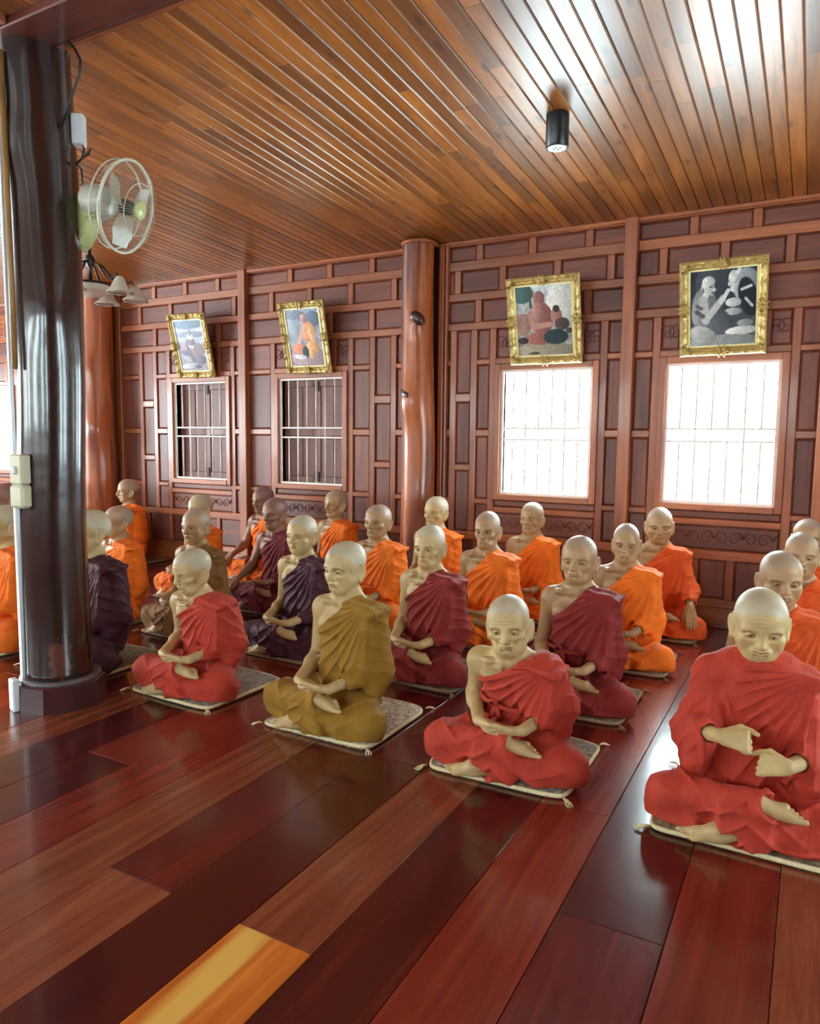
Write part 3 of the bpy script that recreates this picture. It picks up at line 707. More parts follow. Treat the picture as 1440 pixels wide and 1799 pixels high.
    if sp['cover']:
        qr = arm_cloth(sr, er, wr, -1)
        R.put(rc(B((-.08, .012, .578)), B((.08, .012, .578)), .072, .072), .04)
        R.put(rc(B((0, .022, .57)), B((0, .008, .632)), .070, .070), .04)
        R.put(ell(B((0, -.040, .565)), (.125, .060, .065)), .04)
    Xg, Yg, Zg = xs[:, None, None], ys[None, :, None], zs[None, None, :]
    nz_ = fold_noise(Xg, Yg, Zg, sp['seed'])
    # folds fanning out from the left shoulder
    sx, sy, sz = B((.20, -.02, .62))
    dx, dz = Xg - sx, Zg - sz
    th = np.arctan2(dx, -dz); rad = np.sqrt(dx * dx + dz * dz) + .5 * np.abs(Yg - sy)
    ph = th * 19 + nz_ * 1.2 + (Yg > .03) * 1.3
    rid = 1.04 - np.sqrt(np.sin(ph) ** 2 + .004); rid = rid * rid
    amp = .0135 * np.clip((rad - .06) / .2, 0, 1)
    if sp['cover']:
        dxr = Xg + .16; ph2 = np.arctan2(dxr, -(Zg - sz - .05)) * 13 + nz_ * 1.2; r2 = (1 - np.abs(np.sin(ph2))) * np.clip((np.sqrt(dxr ** 2 + (Zg - sz) ** 2) - .08) / .12, 0, 1); mixw = np.clip((-.02 - Xg) / .06, 0, 1)
        rid = rid * (1 - mixw) + r2 * r2 * mixw
    armw = np.clip((np.abs(Xg) - .15) / .05, 0, 1) * ((Xg > 0) | sp['cover'])
    rid2 = 1 - np.abs(np.sin(Zg * 46 + Yg * 34 - Xg * 30 + nz_ * 1.6))
    Fd = R.F - amp * (rid * (1 - armw * .6) - .25) - .006 * armw * (rid2 ** 2) - .003 * nz_ - .002 * np.sin(Xg * 70 + nz_ * 3) * np.sin(Zg * 50 + nz_ * 2)
    R.F = Fd.astype(np.float32)
    if not sp['cover']:                                    # neckline: left of the neck down to under the right arm
        p0 = np.array(B((.062, 0, .622))); p1 = np.array(B((-.165, 0, .43)))
        nrm = np.array((-(p0[2] - p1[2]), 0, p0[0] - p1[0])); nrm = nrm / np.linalg.norm(nrm)
        curve = .020 * np.sin(np.clip((p0[0] - Xg) / (p0[0] - p1[0]), 0, 1) * 3.1416)
        d = (Xg - p0[0]) * nrm[0] + (Zg - p0[2]) * nrm[2] + curve
        edge = np.clip(1 - np.abs(d + .012) / .014, 0, 1) * .005      # thicker hem roll
        R.F = -smin(-(R.F - edge), -d, .006)
        er3, sr3 = np.array(er), np.array(sr)
        R.put(rc(sr3, er3, .058, .050), .012, 'cut'); R.put(rc(er3, wr, .050, .036), .012, 'cut')
    else:
        R.put(rc(B((0, .022, .612)), piv + Rh @ np.array((0, -.01, .12), np.float32), .056, .068), .012, 'cut')
        R.put(rc(qr + (np.array(wr) - qr) * .10, wr, .034, .032), .008, 'cut')
    R.put(rc(ql + (np.array(wl) - ql) * .10, wl, .034, .032), .008, 'cut')
    fl = .105 + .10 * np.clip((-Yg - .12) / .06, 0, 1)
    R.F = -smin(-R.F, -(fl - Zg) + 0 * Xg, .02)
    V, Q = R.mesh(); V = relax(V, Q, 2, .45); out['robe'] = mesh_from_arrays('monk_robe', V, Q)
    # ------------------------------------------------ lower robe
    xs = axis_points([(-.46, .46, gs)]); ys = axis_points([(-.46, .24, gs)]); zs = axis_points([(-.012, .30, gs)])
    L = Field(xs, ys, zs)
    L.put(ell((0, .02, .12), (.168, .138, .105)), .03); L.put(ell((0, -.13, .075), (.20, .15, .075)), .05)
    L.put(rc((-.1, .0, .115), kr, .092, .066), .05); L.put(rc((.1, .0, .115), kl, .092, .066), .05)
    L.put(rc(kr, (.040, -.284, .168), .068, .056), .04); L.put(rc(kl, (-.05, -.30, .06), .070, .052), .04)
    L.put(ell(kr + np.array((-.005, .012, -.012)), (.078, .080, .066), (0, 0, .5)), .04); L.put(ell(kl + np.array((.005, .012, -.004)), (.078, .080, .064), (0, 0, -.5)), .04)
    for s_ in (-1, 1): L.put(rbox((s_ * .215, -.17, .035), (.115, .10, .03), .02, (0, 0, s_ * .45)), .05)
    L.put(rbox((-.005, -.322, .085), (.085, .022, .078), .014, (math.radians(8), 0, math.radians(4))), .035)
    Xg, Yg, Zg = xs[:, None, None], ys[None, :, None], zs[None, None, :]
    nz_ = fold_noise(Xg, Yg, Zg, sp['seed'] + 50)
    sd = np.sign(Xg)
    ph = (Xg * 26 + Zg * 40 * sd + nz_ * 1.5); r1 = (1 - np.abs(np.sin(ph))) ** 2
    ph = (np.arctan2(Zg - .02, np.abs(Xg) - .06) * 7 + Yg * 10 + nz_ * 1.2); r2 = (1 - np.abs(np.sin(ph))) ** 2
    w = np.clip((np.abs(Xg) - .10) / .12, 0, 1)
    kneeflat = np.clip((np.abs(Xg) - .23) / .07, 0, 1)
    L.F = (L.F - (.013 * r1 * (1 - w) + .013 * r2 * w * (1 - .6 * kneeflat)) + .002 - .003 * nz_).astype(np.float32)
    L.put(rc((ar[0] + .045, ar[1] - .012, ar[2] + .006), ar + np.array((.185, .004, .010)), .036, .052), .010, 'cut'); L.put(rc((ar[0] + .055, ar[1] - .04, ar[2]), ar + np.array((.185, -.03, .004)), .034, .044), .010, 'cut')
    L.put(rc((al[0] + .04, al[1] - .01, al[2] - .01), al + np.array((-.18, -.035, -.03)), .034, .036), .012, 'cut')
    L.F = -smin(-L.F, (Zg - .002) + 0 * Xg, .012)
    V, Q = L.mesh(); V = relax(V, Q, 2, .45); out['skirt'] = mesh_from_arrays('monk_skirt', V, Q)
    if sp.get('sash'):
        zc = .285; cx, cy, cz = B((0, -.004, zc)); bm = bmesh.new()
        add_tube(bm, [(.158 * math.cos(a), cy + .140 * math.sin(a), cz + .012 * math.sin(a * 2 + .6)) for a in [k * 2 * math.pi / 48 for k in range(48)]], [.011 + .002 * math.sin(k * 1.7) for k in range(48)], 8, True)
        add_tube(bm, [(-.055, cy - .138, cz + .004), (-.075, cy - .158, cz + .022), (-.060, cy - .160, cz + .034), (-.045, cy - .156, cz + .018), (-.05, cy - .142, cz)], .009, 7)
        add_tube(bm, [(-.05, cy - .142, cz), (-.06, cy - .150, cz - .03), (-.075, cy - .150, cz - .065)], [.010, .012, .007], 7); add_tube(bm, [(-.045, cy - .142, cz), (-.035, cy - .150, cz - .03), (-.025, cy - .150, cz - .055)], [.010, .012, .007], 7)
        out['sash'] = finish(bm, 'monk_sash', True)
    return out
# ---------------------------------------------------------------- log columns
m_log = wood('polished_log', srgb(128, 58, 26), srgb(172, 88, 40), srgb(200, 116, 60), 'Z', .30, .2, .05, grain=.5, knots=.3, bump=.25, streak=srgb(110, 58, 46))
m_log_backlit = wood('backlit_polished_log', srgb(30, 17, 15), srgb(46, 26, 22), srgb(66, 38, 30), 'Z', .23, .35, .05, grain=.8, bump=.5, wave=.25)  # same wood as the other logs, with backlit darkness put into its colour
def worn_patch(m, centre, size, colour):
    """a rubbed bare patch with a ragged outline, fixed to the timber"""
    N, L = m.node_tree.nodes, m.node_tree.links; b = N['Principled BSDF']; src = b.inputs['Base Color'].links[0].from_socket
    g = N.new('ShaderNodeNewGeometry'); s_ = N.new('ShaderNodeVectorMath'); s_.operation = 'SUBTRACT'; s_.inputs[1].default_value = centre; L.new(g.outputs['Position'], s_.inputs[0])
    mp = N.new('ShaderNodeMapping'); mp.inputs['Scale'].default_value = (1 / size[0], 1 / size[0], 1 / size[1]); L.new(s_.outputs[0], mp.inputs['Vector'])
    ln = N.new('ShaderNodeVectorMath'); ln.operation = 'LENGTH'; L.new(mp.outputs[0], ln.inputs[0])
    n = N.new('ShaderNodeTexNoise'); n.inputs['Scale'].default_value = 24; n.inputs['Detail'].default_value = 6; L.new(g.outputs['Position'], n.inputs['Vector'])
    a = N.new('ShaderNodeMath'); a.operation = 'MULTIPLY_ADD'; a.inputs[1].default_value = 1.6; L.new(n.outputs['Fac'], a.inputs[0]); L.new(ln.outputs['Value'], a.inputs[2])
    r = ramp(N, [(.62, (1, 1, 1, 1)), (.78, (0, 0, 0, 1))]); h_ = N.new('ShaderNodeMath'); h_.operation = 'MULTIPLY'; h_.inputs[1].default_value = .5; L.new(a.outputs[0], h_.inputs[0]); L.new(h_.outputs[0], r.inputs['Fac'])
    mx = N.new('ShaderNodeMix'); mx.data_type = 'RGBA'; L.new(r.outputs['Color'], mx.inputs[0]); L.new(src, mx.inputs[6]); mx.inputs[7].default_value = colour; L.new(mx.outputs[2], b.inputs['Base Color'])
worn_patch(m_log_backlit, (-3.345, 2.315, .27), (.085, .17), srgb(92, 54, 44))
m_plinth = plain('dark_plinth', srgb(66, 32, 34), .28, coat=.3, noise=.15)
m_ring = plain('grey_ring', srgb(96, 86, 88), .35, noise=.2, nscale=30)
def log_shaft(name, r0, r1, h, seed, knots, mat, parent):
    rg = np.random.RandomState(seed); ph = rg.uniform(0, 6.28, 8); bm = bmesh.new(); seg = 40; nz = 60; rows = []
    for i in range(nz + 1):
        z = h * i / nz; t = i / nz; row = []
        cx = .012 * math.sin(z * 2.1 + ph[0]); cy = .012 * math.sin(z * 1.7 + ph[1])
        for k in range(seg):
            a = k * 2 * math.pi / seg
            r = r0 + (r1 - r0) * t
            r *= 1 + .022 * math.sin(2 * a + ph[2] + z * .8) + .016 * math.sin(3 * a + ph[3] - z * 1.1) + .012 * math.sin(7 * a + ph[4] + z * .5 + .6 * math.sin(z * 3)) + .010 * math.sin(z * 5 + ph[5] + a)
            r *= 1 + .10 * math.exp(-z / .25) * .5
            for (ka, kz, ks, kh) in knots:
                da = math.atan2(math.sin(a - ka), math.cos(a - ka)) * r0; r += kh * math.exp(-(da ** 2 + ((z - kz) * .7) ** 2) / ks ** 2)
            row.append(bm.verts.new((cx + r * math.cos(a), cy + r * math.sin(a), z)))
        rows.append(row)
    for A, B_ in zip(rows, rows[1:]):
        for k in range(seg): bm.faces.new((A[k], A[(k + 1) % seg], B_[(k + 1) % seg], B_[k]))
    bm.faces.new(rows[0][::-1]); bm.faces.new(rows[-1])
    return obj(name, finish(bm, name, True), mat, parent)
PX, PY = -3.49, 2.425
c = thing('log_column', 'thick dark polished log column on an octagonal plinth, nearest the camera', 'column', (PX, PY, 0))
log_shaft('shaft', .172, .156, 3.30, 3, [(-.6, 1.9, .10, .02), (-1.6, 2.7, .09, .015)], m_log_backlit, c).location = (0, 0, .135)
obj('ring', lathe_mesh('ring', [(.17, .13), (.198, .13), (.204, .143), (.198, .156), (.16, .158)], 40), m_ring, c)
obj('plinth', lathe_mesh('plinth', [(0, 0), (.228, 0), (.228, .008), (.222, .128), (.214, .135), (0, .135)], 10, Euler((0, 0, .25)), smooth=False), m_plinth, c)
c2 = thing('log_column', 'reddish-brown log column with knots between the closed and the open windows', 'column', (-3.145, 5.79, 0))
shaft2 = log_shaft('shaft', .152, .138, 3.15, 8, [(-1.2, 2.45, .07, .022), (-1.9, 1.75, .12, .03), (-1.0, .9, .1, .012)], m_log, c2)
obj('collar', lathe_mesh('collar', [(.12, 3.115), (.158, 3.118), (.163, 3.128), (.158, 3.140), (.12, 3.142)], 36), m_rail, c2)
for ka, kz, ks in ((-1.15, 2.47, .060), (-1.95, 1.82, .055)):
    k_ = obj('knot', lathe_mesh('knot', [(0, .016), (ks * .5, .014), (ks, .0), (ks * 1.05, -.02)], 14, Euler((0, math.pi / 2, 0)), wob=lambda a, h: 1 + .2 * math.sin(2 * a)), plain('knot_wood', srgb(66, 34, 30), .3, coat=.3, noise=.4, nscale=60), shaft2)
    k_.location = (.158 * math.cos(ka), .158 * math.sin(ka), kz); k_.rotation_euler = (0, 0, ka)
c3 = thing('log_column', 'reddish-brown log column in the far left corner behind the dark column', 'column', (-7.38, 5.74, 0))
log_shaft('shaft', .20, .175, 3.15, 21, [(-.9, 1.5, .12, .03), (-1.4, 2.2, .1, .02)], m_log, c3)

# wiring on the near column
m_cream = plain('cream_plastic', srgb(206, 200, 170), .35, noise=.05); m_trunk = plain('white_trunking', srgb(214, 216, 218), .3, noise=.05)
ang = math.atan2(-PY, -PX)                                  # towards the camera
la = ang - 1.25                                             # camera-left flank of the column
cs = lambda a, r: (PX + math.cos(a) * r, PY + math.sin(a) * r)
def oriented_box(name, a, r, wd, dp, z0, z1, mat, parent=None, bev=.004):
    o = box(name, (-dp / 2, -wd / 2, 0), (dp / 2, wd / 2, z1 - z0), mat, parent, bev)
    o.location = (*cs(a, r), z0); o.rotation_euler = (0, 0, a); return o
tk = thing('cable_trunking', 'white plastic cable trunking running down the near column', 'trunking', (*cs(la, .184), 0), la)
box('channel', (-.012, -.018, .16), (.012, .018, 1.06), m_trunk, tk, .003); box('channel', (-.010, -.012, 1.30), (.010, .012, 2.95), m_trunk, tk, .003); box('foot_cover', (.030, -.036, .0), (.066, .036, .168), m_trunk, tk, .006)
sb = thing('switch_box', 'cream plastic switch box on the near column above waist height', 'switch box', (*cs(la + .35, .190), 1.06), la + .35)
box('breaker_cover', (-.03, -.045, .12), (.03, .045, .27), m_cream, sb, .008); box('outlet_cover', (-.03, -.050, 0), (.032, .050, .117), m_cream, sb, .012); box('lever', (.03, -.012, .17), (.042, .012, .21), m_trunk, sb, .003)
st = obj('wooden_strip', tube_mesh('wooden_strip', [(*cs(la + .32, .190), 1.75), (*cs(la + .28, .184), 2.3), (*cs(la + .20, .180), 3.25)], .014, 8), plain('pale_wood_strip', srgb(150, 112, 66), .4, noise=.2)); tag(st, 'thin pale wooden strip fixed up the left side of the near column', 'strip')
m_cable = plain('black_cable', srgb(26, 20, 20), .4)
ra = ang + 1.45
cb = obj('cable', tube_mesh('cable', [(-3.277, 2.42, 3.33), (-3.204, 2.42, 3.27), (-3.161, 2.42, 3.204), (-3.169, 2.42, 3.142), (-3.237, 2.42, 3.047), (-3.315, 2.42, 2.93)], .0065, 7), m_cable); tag(cb, 'black cable looping at the top of the near column', 'cable')

# ---------------------------------------------------------------- wall fan on the near column
FC = Vector((-2.965, 2.50, 2.522)); ax = Vector((.92, .30, -.26)).normalized()
m_fan = plain('pistachio_plastic', srgb(196, 202, 140), .35); m_grey = plain('grey_fan_plastic', srgb(176, 172, 156), .35); m_wire = plain('fan_cage_wire', srgb(204, 204, 186), .3)
m_blade, N_, L_, b_ = new_mat('translucent_blade', .2); b_.inputs['Base Color'].default_value = srgb(200, 225, 205); b_.inputs['Transmission Weight'].default_value = .55; b_.inputs['Alpha'].default_value = .75
fan = thing('wall_fan', 'pistachio and grey wall fan with a wire cage mounted on the near column', 'fan', tuple(FC)); fan.rotation_euler = ax.to_track_quat('Z', 'Y').to_euler()
R_ = .212
obj('cage_rim', tube_mesh('cage_rim', [(R_ * math.cos(a), R_ * math.sin(a), .0) for a in [k * 2 * math.pi / 48 for k in range(48)]], .0075, 8, True), m_wire, fan)
bm = bmesh.new(); nw = 60
for k in range(nw):
    a = k * 2 * math.pi / nw; ca, sa = math.cos(a), math.sin(a)
    add_tube(bm, [(r * ca, r * sa, z) for r, z in ((.045, .072), (.10, .070), (.165, .055), (.200, .028), (R_, 0))], .0007, 4)
front = obj('front_guard', finish(bm, 'front_guard', True), m_wire, fan)
bm = bmesh.new()
for k in range(nw):
    a = (k + .5) * 2 * math.pi / nw; ca, sa = math.cos(a), math.sin(a)
    add_tube(bm, [(r * ca, r * sa, z) for r, z in ((.05, -.075), (.12, -.072), (.185, -.055), (.205, -.030), (R_, 0))], .0007, 4)
obj('rear_guard', finish(bm, 'rear_guard', True), m_wire, fan)
obj('guard_ring', tube_mesh('guard_ring', [(.120 * math.cos(a), .120 * math.sin(a), .068) for a in [k * 2 * math.pi / 36 for k in range(36)]], .002, 5, True), m_wire, fan)
obj('guard_ring', tube_mesh('guard_ring', [(.205 * math.cos(a), .205 * math.sin(a), -.055) for a in [k * 2 * math.pi / 36 for k in range(36)]], .004, 6, True), m_wire, fan)
obj('badge', lathe_mesh('badge', [(0, .082), (.040, .080), (.046, .070), (0, .068)], 24), m_fan, front)
obj('hub', lathe_mesh('hub', [(0, .035), (.030, .032), (.036, .0), (.036, -.02), (0, -.02)], 20), plain('dark_hub', srgb(60, 50, 42), .4), fan)
bl = bmesh.new()
g_ = []
for i in range(7):
    u = i / 6; rr = .034 + u * .150; wdt = .030 + .050 * math.sin(min(1, u * 1.15) * 2.6)
    g_.append([bl.verts.new((rr, -wdt * .7 + .01 + wdt * 1.4 * v, .022 * (v - .5) * 2 * (1 - .4 * u))) for v in (0, .33, .66, 1)])
for A, B_ in zip(g_, g_[1:]):
    for k in range(3): bl.faces.new((A[k], A[k + 1], B_[k + 1], B_[k]))
blm = finish(bl, 'blade', True); blm.materials.append(m_blade)
for k in range(3): q = obj('blade', blm, None, fan); q.rotation_euler = (0, 0, k * 2 * math.pi / 3 + .5)
obj('motor', lathe_mesh('motor', [(.0, -.235), (.045, -.235), (.066, -.215), (.074, -.15), (.070, -.09), (.05, -.078), (0, -.078)], 24), m_grey, fan)
bk = FC - ax * .15
bm = bmesh.new()
inv = fan.rotation_euler.to_matrix().inverted()
loc = lambda p: inv @ (Vector(p) - FC)
add_tube(bm, [loc(bk + Vector((0, 0, -.03))), loc(bk + Vector((-.02, .03, -.05))), loc((-3.22, 2.56, 2.57))], [.028, .034, .036], 10); obj('neck', finish(bm, 'neck', True), m_grey, fan)
bm = bmesh.new(); P = [(-3.41, 2.56, 2.38), (-3.41, 2.56, 2.64), (-3.331, 2.56, 2.643), (-3.185, 2.56, 2.603), (-3.197, 2.56, 2.535), (-3.285, 2.56, 2.512), (-3.314, 2.56, 2.45), (-3.365, 2.56, 2.395)]
nrm = Vector((.15, .98, 0)).normalized() * .045
A = [bm.verts.new(loc(Vector(p) - nrm)) for p in P]; B_ = [bm.verts.new(loc(Vector(p) + nrm)) for p in P]
bm.faces.new(A); bm.faces.new(B_[::-1])
for k in range(len(P)): bm.faces.new((A[k], B_[k], B_[(k + 1) % len(P)], A[(k + 1) % len(P)]))
bmesh.ops.recalc_face_normals(bm, faces=bm.faces); bmesh.ops.bevel(bm, geom=list(bm.edges), offset=.008, segments=2, affect='EDGES'); obj('wall_bracket', finish(bm, 'wall_bracket', False), m_fan, fan)
jb = box('junction_box', (-.03, -.03, -.075), (.03, .03, .075), m_trunk, None, .006); jb.location = (-3.335, 2.53, 2.955); jb.rotation_euler = (0, 0, .6); tag(jb, 'white junction box high on the near column above the fan', 'junction box')
cd = obj('fan_cord', tube_mesh('fan_cord', [(-3.31, 2.53, 2.88), (-3.272, 2.51, 2.845), (-3.280, 2.50, 2.80), (-3.325, 2.50, 2.775), (-3.210, 2.50, 2.835), (-3.225, 2.50, 2.810), (-3.325, 2.50, 2.79), (-3.285, 2.50, 2.75), (-3.274, 2.50, 2.63)], .0045, 6), m_cable); tag(cd, 'dark cord tied in a bundle above the wall fan', 'cord')

# ---------------------------------------------------------------- chandelier
m_black = plain('black_iron', srgb(24, 20, 22), .35)
m_glass, N_, L_, b_ = new_mat('frosted_glass', .35); b_.inputs['Base Color'].default_value = srgb(238, 234, 220); b_.inputs['Transmission Weight'].default_value = .35
CX, CY = -5.45, 4.20; zc = CEIL(CY)
ch = thing('chandelier', 'black iron chandelier with white tulip glass shades hanging behind the wall fan', 'chandelier', (CX, CY, 0))
obj('stem', lathe_mesh('stem', [(0, zc), (.07, zc - .002), (.065, zc - .03), (.018, zc - .045), (.014, 2.95), (.034, 2.93), (.040, 2.90), (.030, 2.86), (.016, 2.84), (.016, 2.74), (.05, 2.725), (.055, 2.70), (0, 2.69)], 16), m_black, ch)
obj('bowl', lathe_mesh('bowl', [(.15, 2.70), (.155, 2.695), (.14, 2.645), (.09, 2.605), (.02, 2.592), (0, 2.592)], 28), m_glass, ch)
obj('bowl_rim', tube_mesh('bowl_rim', [(.155 * math.cos(k * .2617), .155 * math.sin(k * .2617), 2.70) for k in range(24)], .010, 6, True), m_black, ch)
sh_prof = [(.0, .085), (.018, .085), (.030, .070), (.046, .035), (.060, .005), (.082, -.018), (.084, -.022), (.056, .002), (.040, .033), (.024, .066), (0, .078)]
shm = lathe_mesh('shade', sh_prof, 30, wob=lambda a, h: 1 + (.10 * math.sin(6 * a) if h < 0 else .02 * math.sin(6 * a))); shm.materials.append(m_glass)
for k in range(6):
    a = -1.05 + k * math.pi / 3; ca, sa = math.cos(a), math.sin(a)
    pts = [(.015 * ca, .015 * sa, 2.90), (.10 * ca, .10 * sa, 2.86), (.20 * ca, .20 * sa, 2.74), (.27 * ca, .27 * sa, 2.725), (.33 * ca, .33 * sa, 2.76), (.36 * ca, .36 * sa, 2.72)]
    arm_ = obj('arm', tube_mesh('arm', pts, .009, 7), m_black, ch)
    s_ = obj('shade', shm, None, arm_); s_.scale = (1.28, 1.28, 1.28); s_.location = (.36 * ca, .36 * sa, 2.625)

# ---------------------------------------------------------------- ceiling downlight
DX, DY = -1.37, 4.13; zc = CEIL(DY)
dl = thing('ceiling_downlight', 'black cylindrical downlight with a white lens fixed under the ceiling', 'downlight', (DX, DY, 0))
obj('body', lathe_mesh('body', [(0, zc + .004), (.062, zc + .004), (.064, zc - .005), (.064, zc - .175), (.060, zc - .180), (.054, zc - .180), (.054, zc - .170), (0, zc - .170)], 36), plain('black_satin_metal', srgb(22, 26, 30), .35), dl)
m_lens, N_, L_, b_ = new_mat('downlight_lens', .2); b_.inputs['Base Color'].default_value = srgb(225, 235, 232); b_.inputs['Emission Color'].default_value = (.9, 1, .97, 1); b_.inputs['Emission Strength'].default_value = .35
lens_ = obj('lens', lathe_mesh('lens', [(0, zc - .178), (.030, zc - .178), (.052, zc - .181), (.052, zc - .171), (0, zc - .171)], 32), m_lens, dl)
for k in range(4): o = box('led_chip', (-.006, -.006, 0), (.006, .006, .003), plain('led_chip_grey', srgb(120, 130, 130), .4), lens_); o.location = (.018 * math.cos(k * 1.57), .018 * math.sin(k * 1.57), zc - .1815)
# ---------------------------------------------------------------- framed photographs leaning out over the windows
def paint_grid(w, h, bgc, shapes):
    """little raster painted from soft ellipses and strokes; (u,v) in 0..1, v up"""
    U, Vv = np.meshgrid((np.arange(w) + .5) / w, (np.arange(h) + .5) / h, indexing='xy')
    img = np.zeros((h, w, 3)); rs = np.random.RandomState(3)
    top, bot = np.array(bgc[0], float), np.array(bgc[1], float)
    img[:] = bot + (top - bot) * Vv[..., None]
    low = rs.rand(h // 5 + 2, w // 5 + 2); n = np.kron(low, np.ones((5, 5)))[:h, :w]; n = (n + np.roll(n, 2, 0) + np.roll(n, 2, 1) + np.roll(n, (2, 2), (0, 1))) / 4
    img *= (1 + bgc[2] * (n - .5))[..., None]
    asp = h / w
    for s in shapes:
        if s[0] == 'e':
            _, cu, cv, ru, rv, ang, c = s; a = math.radians(ang); du, dv = U - cu, (Vv - cv) * asp
            x_ = du * math.cos(a) + dv * math.sin(a); y_ = -du * math.sin(a) + dv * math.cos(a); d = np.sqrt((x_ / ru) ** 2 + (y_ / (rv * asp)) ** 2)
            m = np.clip((1.06 - d) / .12, 0, 1); shade = 1 - .22 * np.clip(x_ / ru, -1, 1) * 1
        else:
            _, p0, p1, r, c = s; bx, by = p1[0] - p0[0], (p1[1] - p0[1]) * asp; du, dv = U - p0[0], (Vv - p0[1]) * asp
            t = np.clip((du * bx + dv * by) / (bx * bx + by * by + 1e-9), 0, 1); d = np.sqrt((du - t * bx) ** 2 + (dv - t * by) ** 2)
            m = np.clip((r - d) / (.3 * r) + .5, 0, 1); shade = 1.0
        img = img * (1 - m[..., None]) + np.array(c, float) * (shade * m)[..., None]
    f1 = np.kron(rs.rand(h // 3 + 2, w // 3 + 2), np.ones((3, 3)))[:h, :w]; f1 = (f1 + np.roll(f1, 1, 0) + np.roll(f1, 1, 1)) / 3
    img = img * (.94 + .15 * (f1 - .35))[..., None] + rs.normal(0, 5, (h, w, 1))
    return np.clip(img, 0, 255)
def print_mesh(name, w, h, img, y):
    H_, W_ = img.shape[:2]
    gx = np.linspace(-w / 2, w / 2, W_ + 1); gz = np.linspace(0, h, H_ + 1)
    V = np.array([(x_, y, z_) for z_ in gz for x_ in gx], np.float32)
    i = np.arange(W_ * H_); r_, c_ = i // W_, i % W_; a = r_ * (W_ + 1) + c_
    Q = np.stack([a, a + 1, a + W_ + 2, a + W_ + 1], 1)
    me = mesh_from_arrays(name, V, Q)
    v = img.reshape(-1, 3) / 255; lin = np.where(v <= .04045, v / 12.92, ((v + .055) / 1.055) ** 2.4)
    at = me.color_attributes.new('print', 'FLOAT_COLOR', 'CORNER'); c = np.ones((len(Q) * 4, 4), np.float32); c[:, :3] = np.repeat(lin, 4, 0); at.data.foreach_set('color', c.ravel())
    return me
m_print, N_, L_, b_ = new_mat('photo_print', .35, .3)
vc = N_.new('ShaderNodeVertexColor'); vc.layer_name = 'print'; L_.new(vc.outputs['Color'], b_.inputs['Base Color'])
m_gold = plain('gilt_moulding', srgb(198, 172, 106), .32, metal=.4, noise=.28, nscale=45, bump=.5)
m_gold_d = plain('gilt_ornament', srgb(184, 154, 88), .38, metal=.4, noise=.35, nscale=60, bump=.6)
m_liner = plain('gilt_liner', srgb(236, 222, 160), .4, metal=.2)
def picture(label, xc, w, h, tilt, zb, img, skew=0.):
    t = thing('framed_photograph', label, 'picture', (xc, YW - .045, zb), 0, 'framed photographs above the windows'); t.rotation_euler = (math.radians(tilt), math.radians(skew), 0)
    fwid = .062; prof = [(0, 0), (0, -.022), (.010, -.034), (.024, -.030), (.034, -.020), (.048, -.026), (.056, -.018), (fwid, -.012), (fwid, 0)]
    cor = [(-w / 2, 0), (w / 2, 0), (w / 2, h), (-w / 2, h)]; inn = [(1, 1), (-1, 1), (-1, -1), (1, -1)]
    sides = []
    for k in range(4):
        bm = bmesh.new(); a, b = cor[k], cor[(k + 1) % 4]; ia, ib = inn[k], inn[(k + 1) % 4]; rows = []
        n = 22
        for s in range(n + 1):
            u = s / n; wob = 1 + .16 * math.sin(s * 2.3) * (1 if 0 < s < n else 0)
            rows.append([bm.verts.new((a[0] + ia[0] * d + (b[0] + ib[0] * d - a[0] - ia[0] * d) * u, y * wob, a[1] + ia[1] * d + (b[1] + ib[1] * d - a[1] - ia[1] * d) * u)) for d, y in prof])
        for A, B_ in zip(rows, rows[1:]):
            for i in range(len(prof) - 1): bm.faces.new((A[i], A[i + 1], B_[i + 1], B_[i]))
        bmesh.ops.recalc_face_normals(bm, faces=bm.faces); sides.append(obj('frame_side', finish(bm, 'frame_side', False), m_gold, t))
    def ornament(cx, cz, s, ang):
        bm = bmesh.new()
        for k in range(5):
            a = ang + (k - 2) * .55; add_tube(bm, [(cx, -.032, cz), (cx + math.cos(a) * s * .5, -.043, cz + math.sin(a) * s * .5), (cx + math.cos(a) * s, -.030, cz + math.sin(a) * s)], [.010, .009, .003], 6)
        add_lathe(bm, [(0, .012), (.010, .009), (.014, 0)], 10, Euler((math.pi / 2, 0, 0)), (cx, -.034, cz)); obj('frame_ornament', finish(bm, 'frame_ornament', True), m_gold_d, sides[0 if cz < h * .2 else 2 if cz > h * .8 else 3 if cx < 0 else 1])
    for (cx, cz), (ix, iz) in zip(cor, inn): ornament(cx + ix * .028, cz + iz * .028, .052, math.atan2(iz, ix))
    for cx, cz, a in ((0, .03, 0), (0, h - .03, 0), (-w / 2 + .03, h / 2, math.pi / 2), (w / 2 - .03, h / 2, math.pi / 2)): ornament(cx, cz, .05, a); ornament(cx, cz, .05, a + math.pi)
    bm = bmesh.new(); l = fwid; e = .012
    for lo, hi in (((-w / 2 + l, -.014, l), (-w / 2 + l + e, -.004, h - l)), ((w / 2 - l - e, -.014, l), (w / 2 - l, -.004, h - l)), ((-w / 2 + l, -.014, l), (w / 2 - l, -.004, l + e)), ((-w / 2 + l, -.014, h - l - e), (w / 2 - l, -.004, h - l))): add_box(bm, lo, hi)
    obj('liner', finish(bm, 'liner'), m_liner, t)
    pw, ph = w - 2 * l - 2 * e, h - 2 * l - 2 * e
    p_ = obj('photo', print_mesh('photo', pw, ph, img, -.006), m_print, t); p_.location = (0, 0, l + e)
    box('backing_board', (-w / 2 + .01, -.004, .01), (w / 2 - .01, .010, h - .01), plain('brown_board', srgb(90, 64, 44), .7), t)
    return t
skin_ = (196, 140, 116); skd = (150, 96, 80)
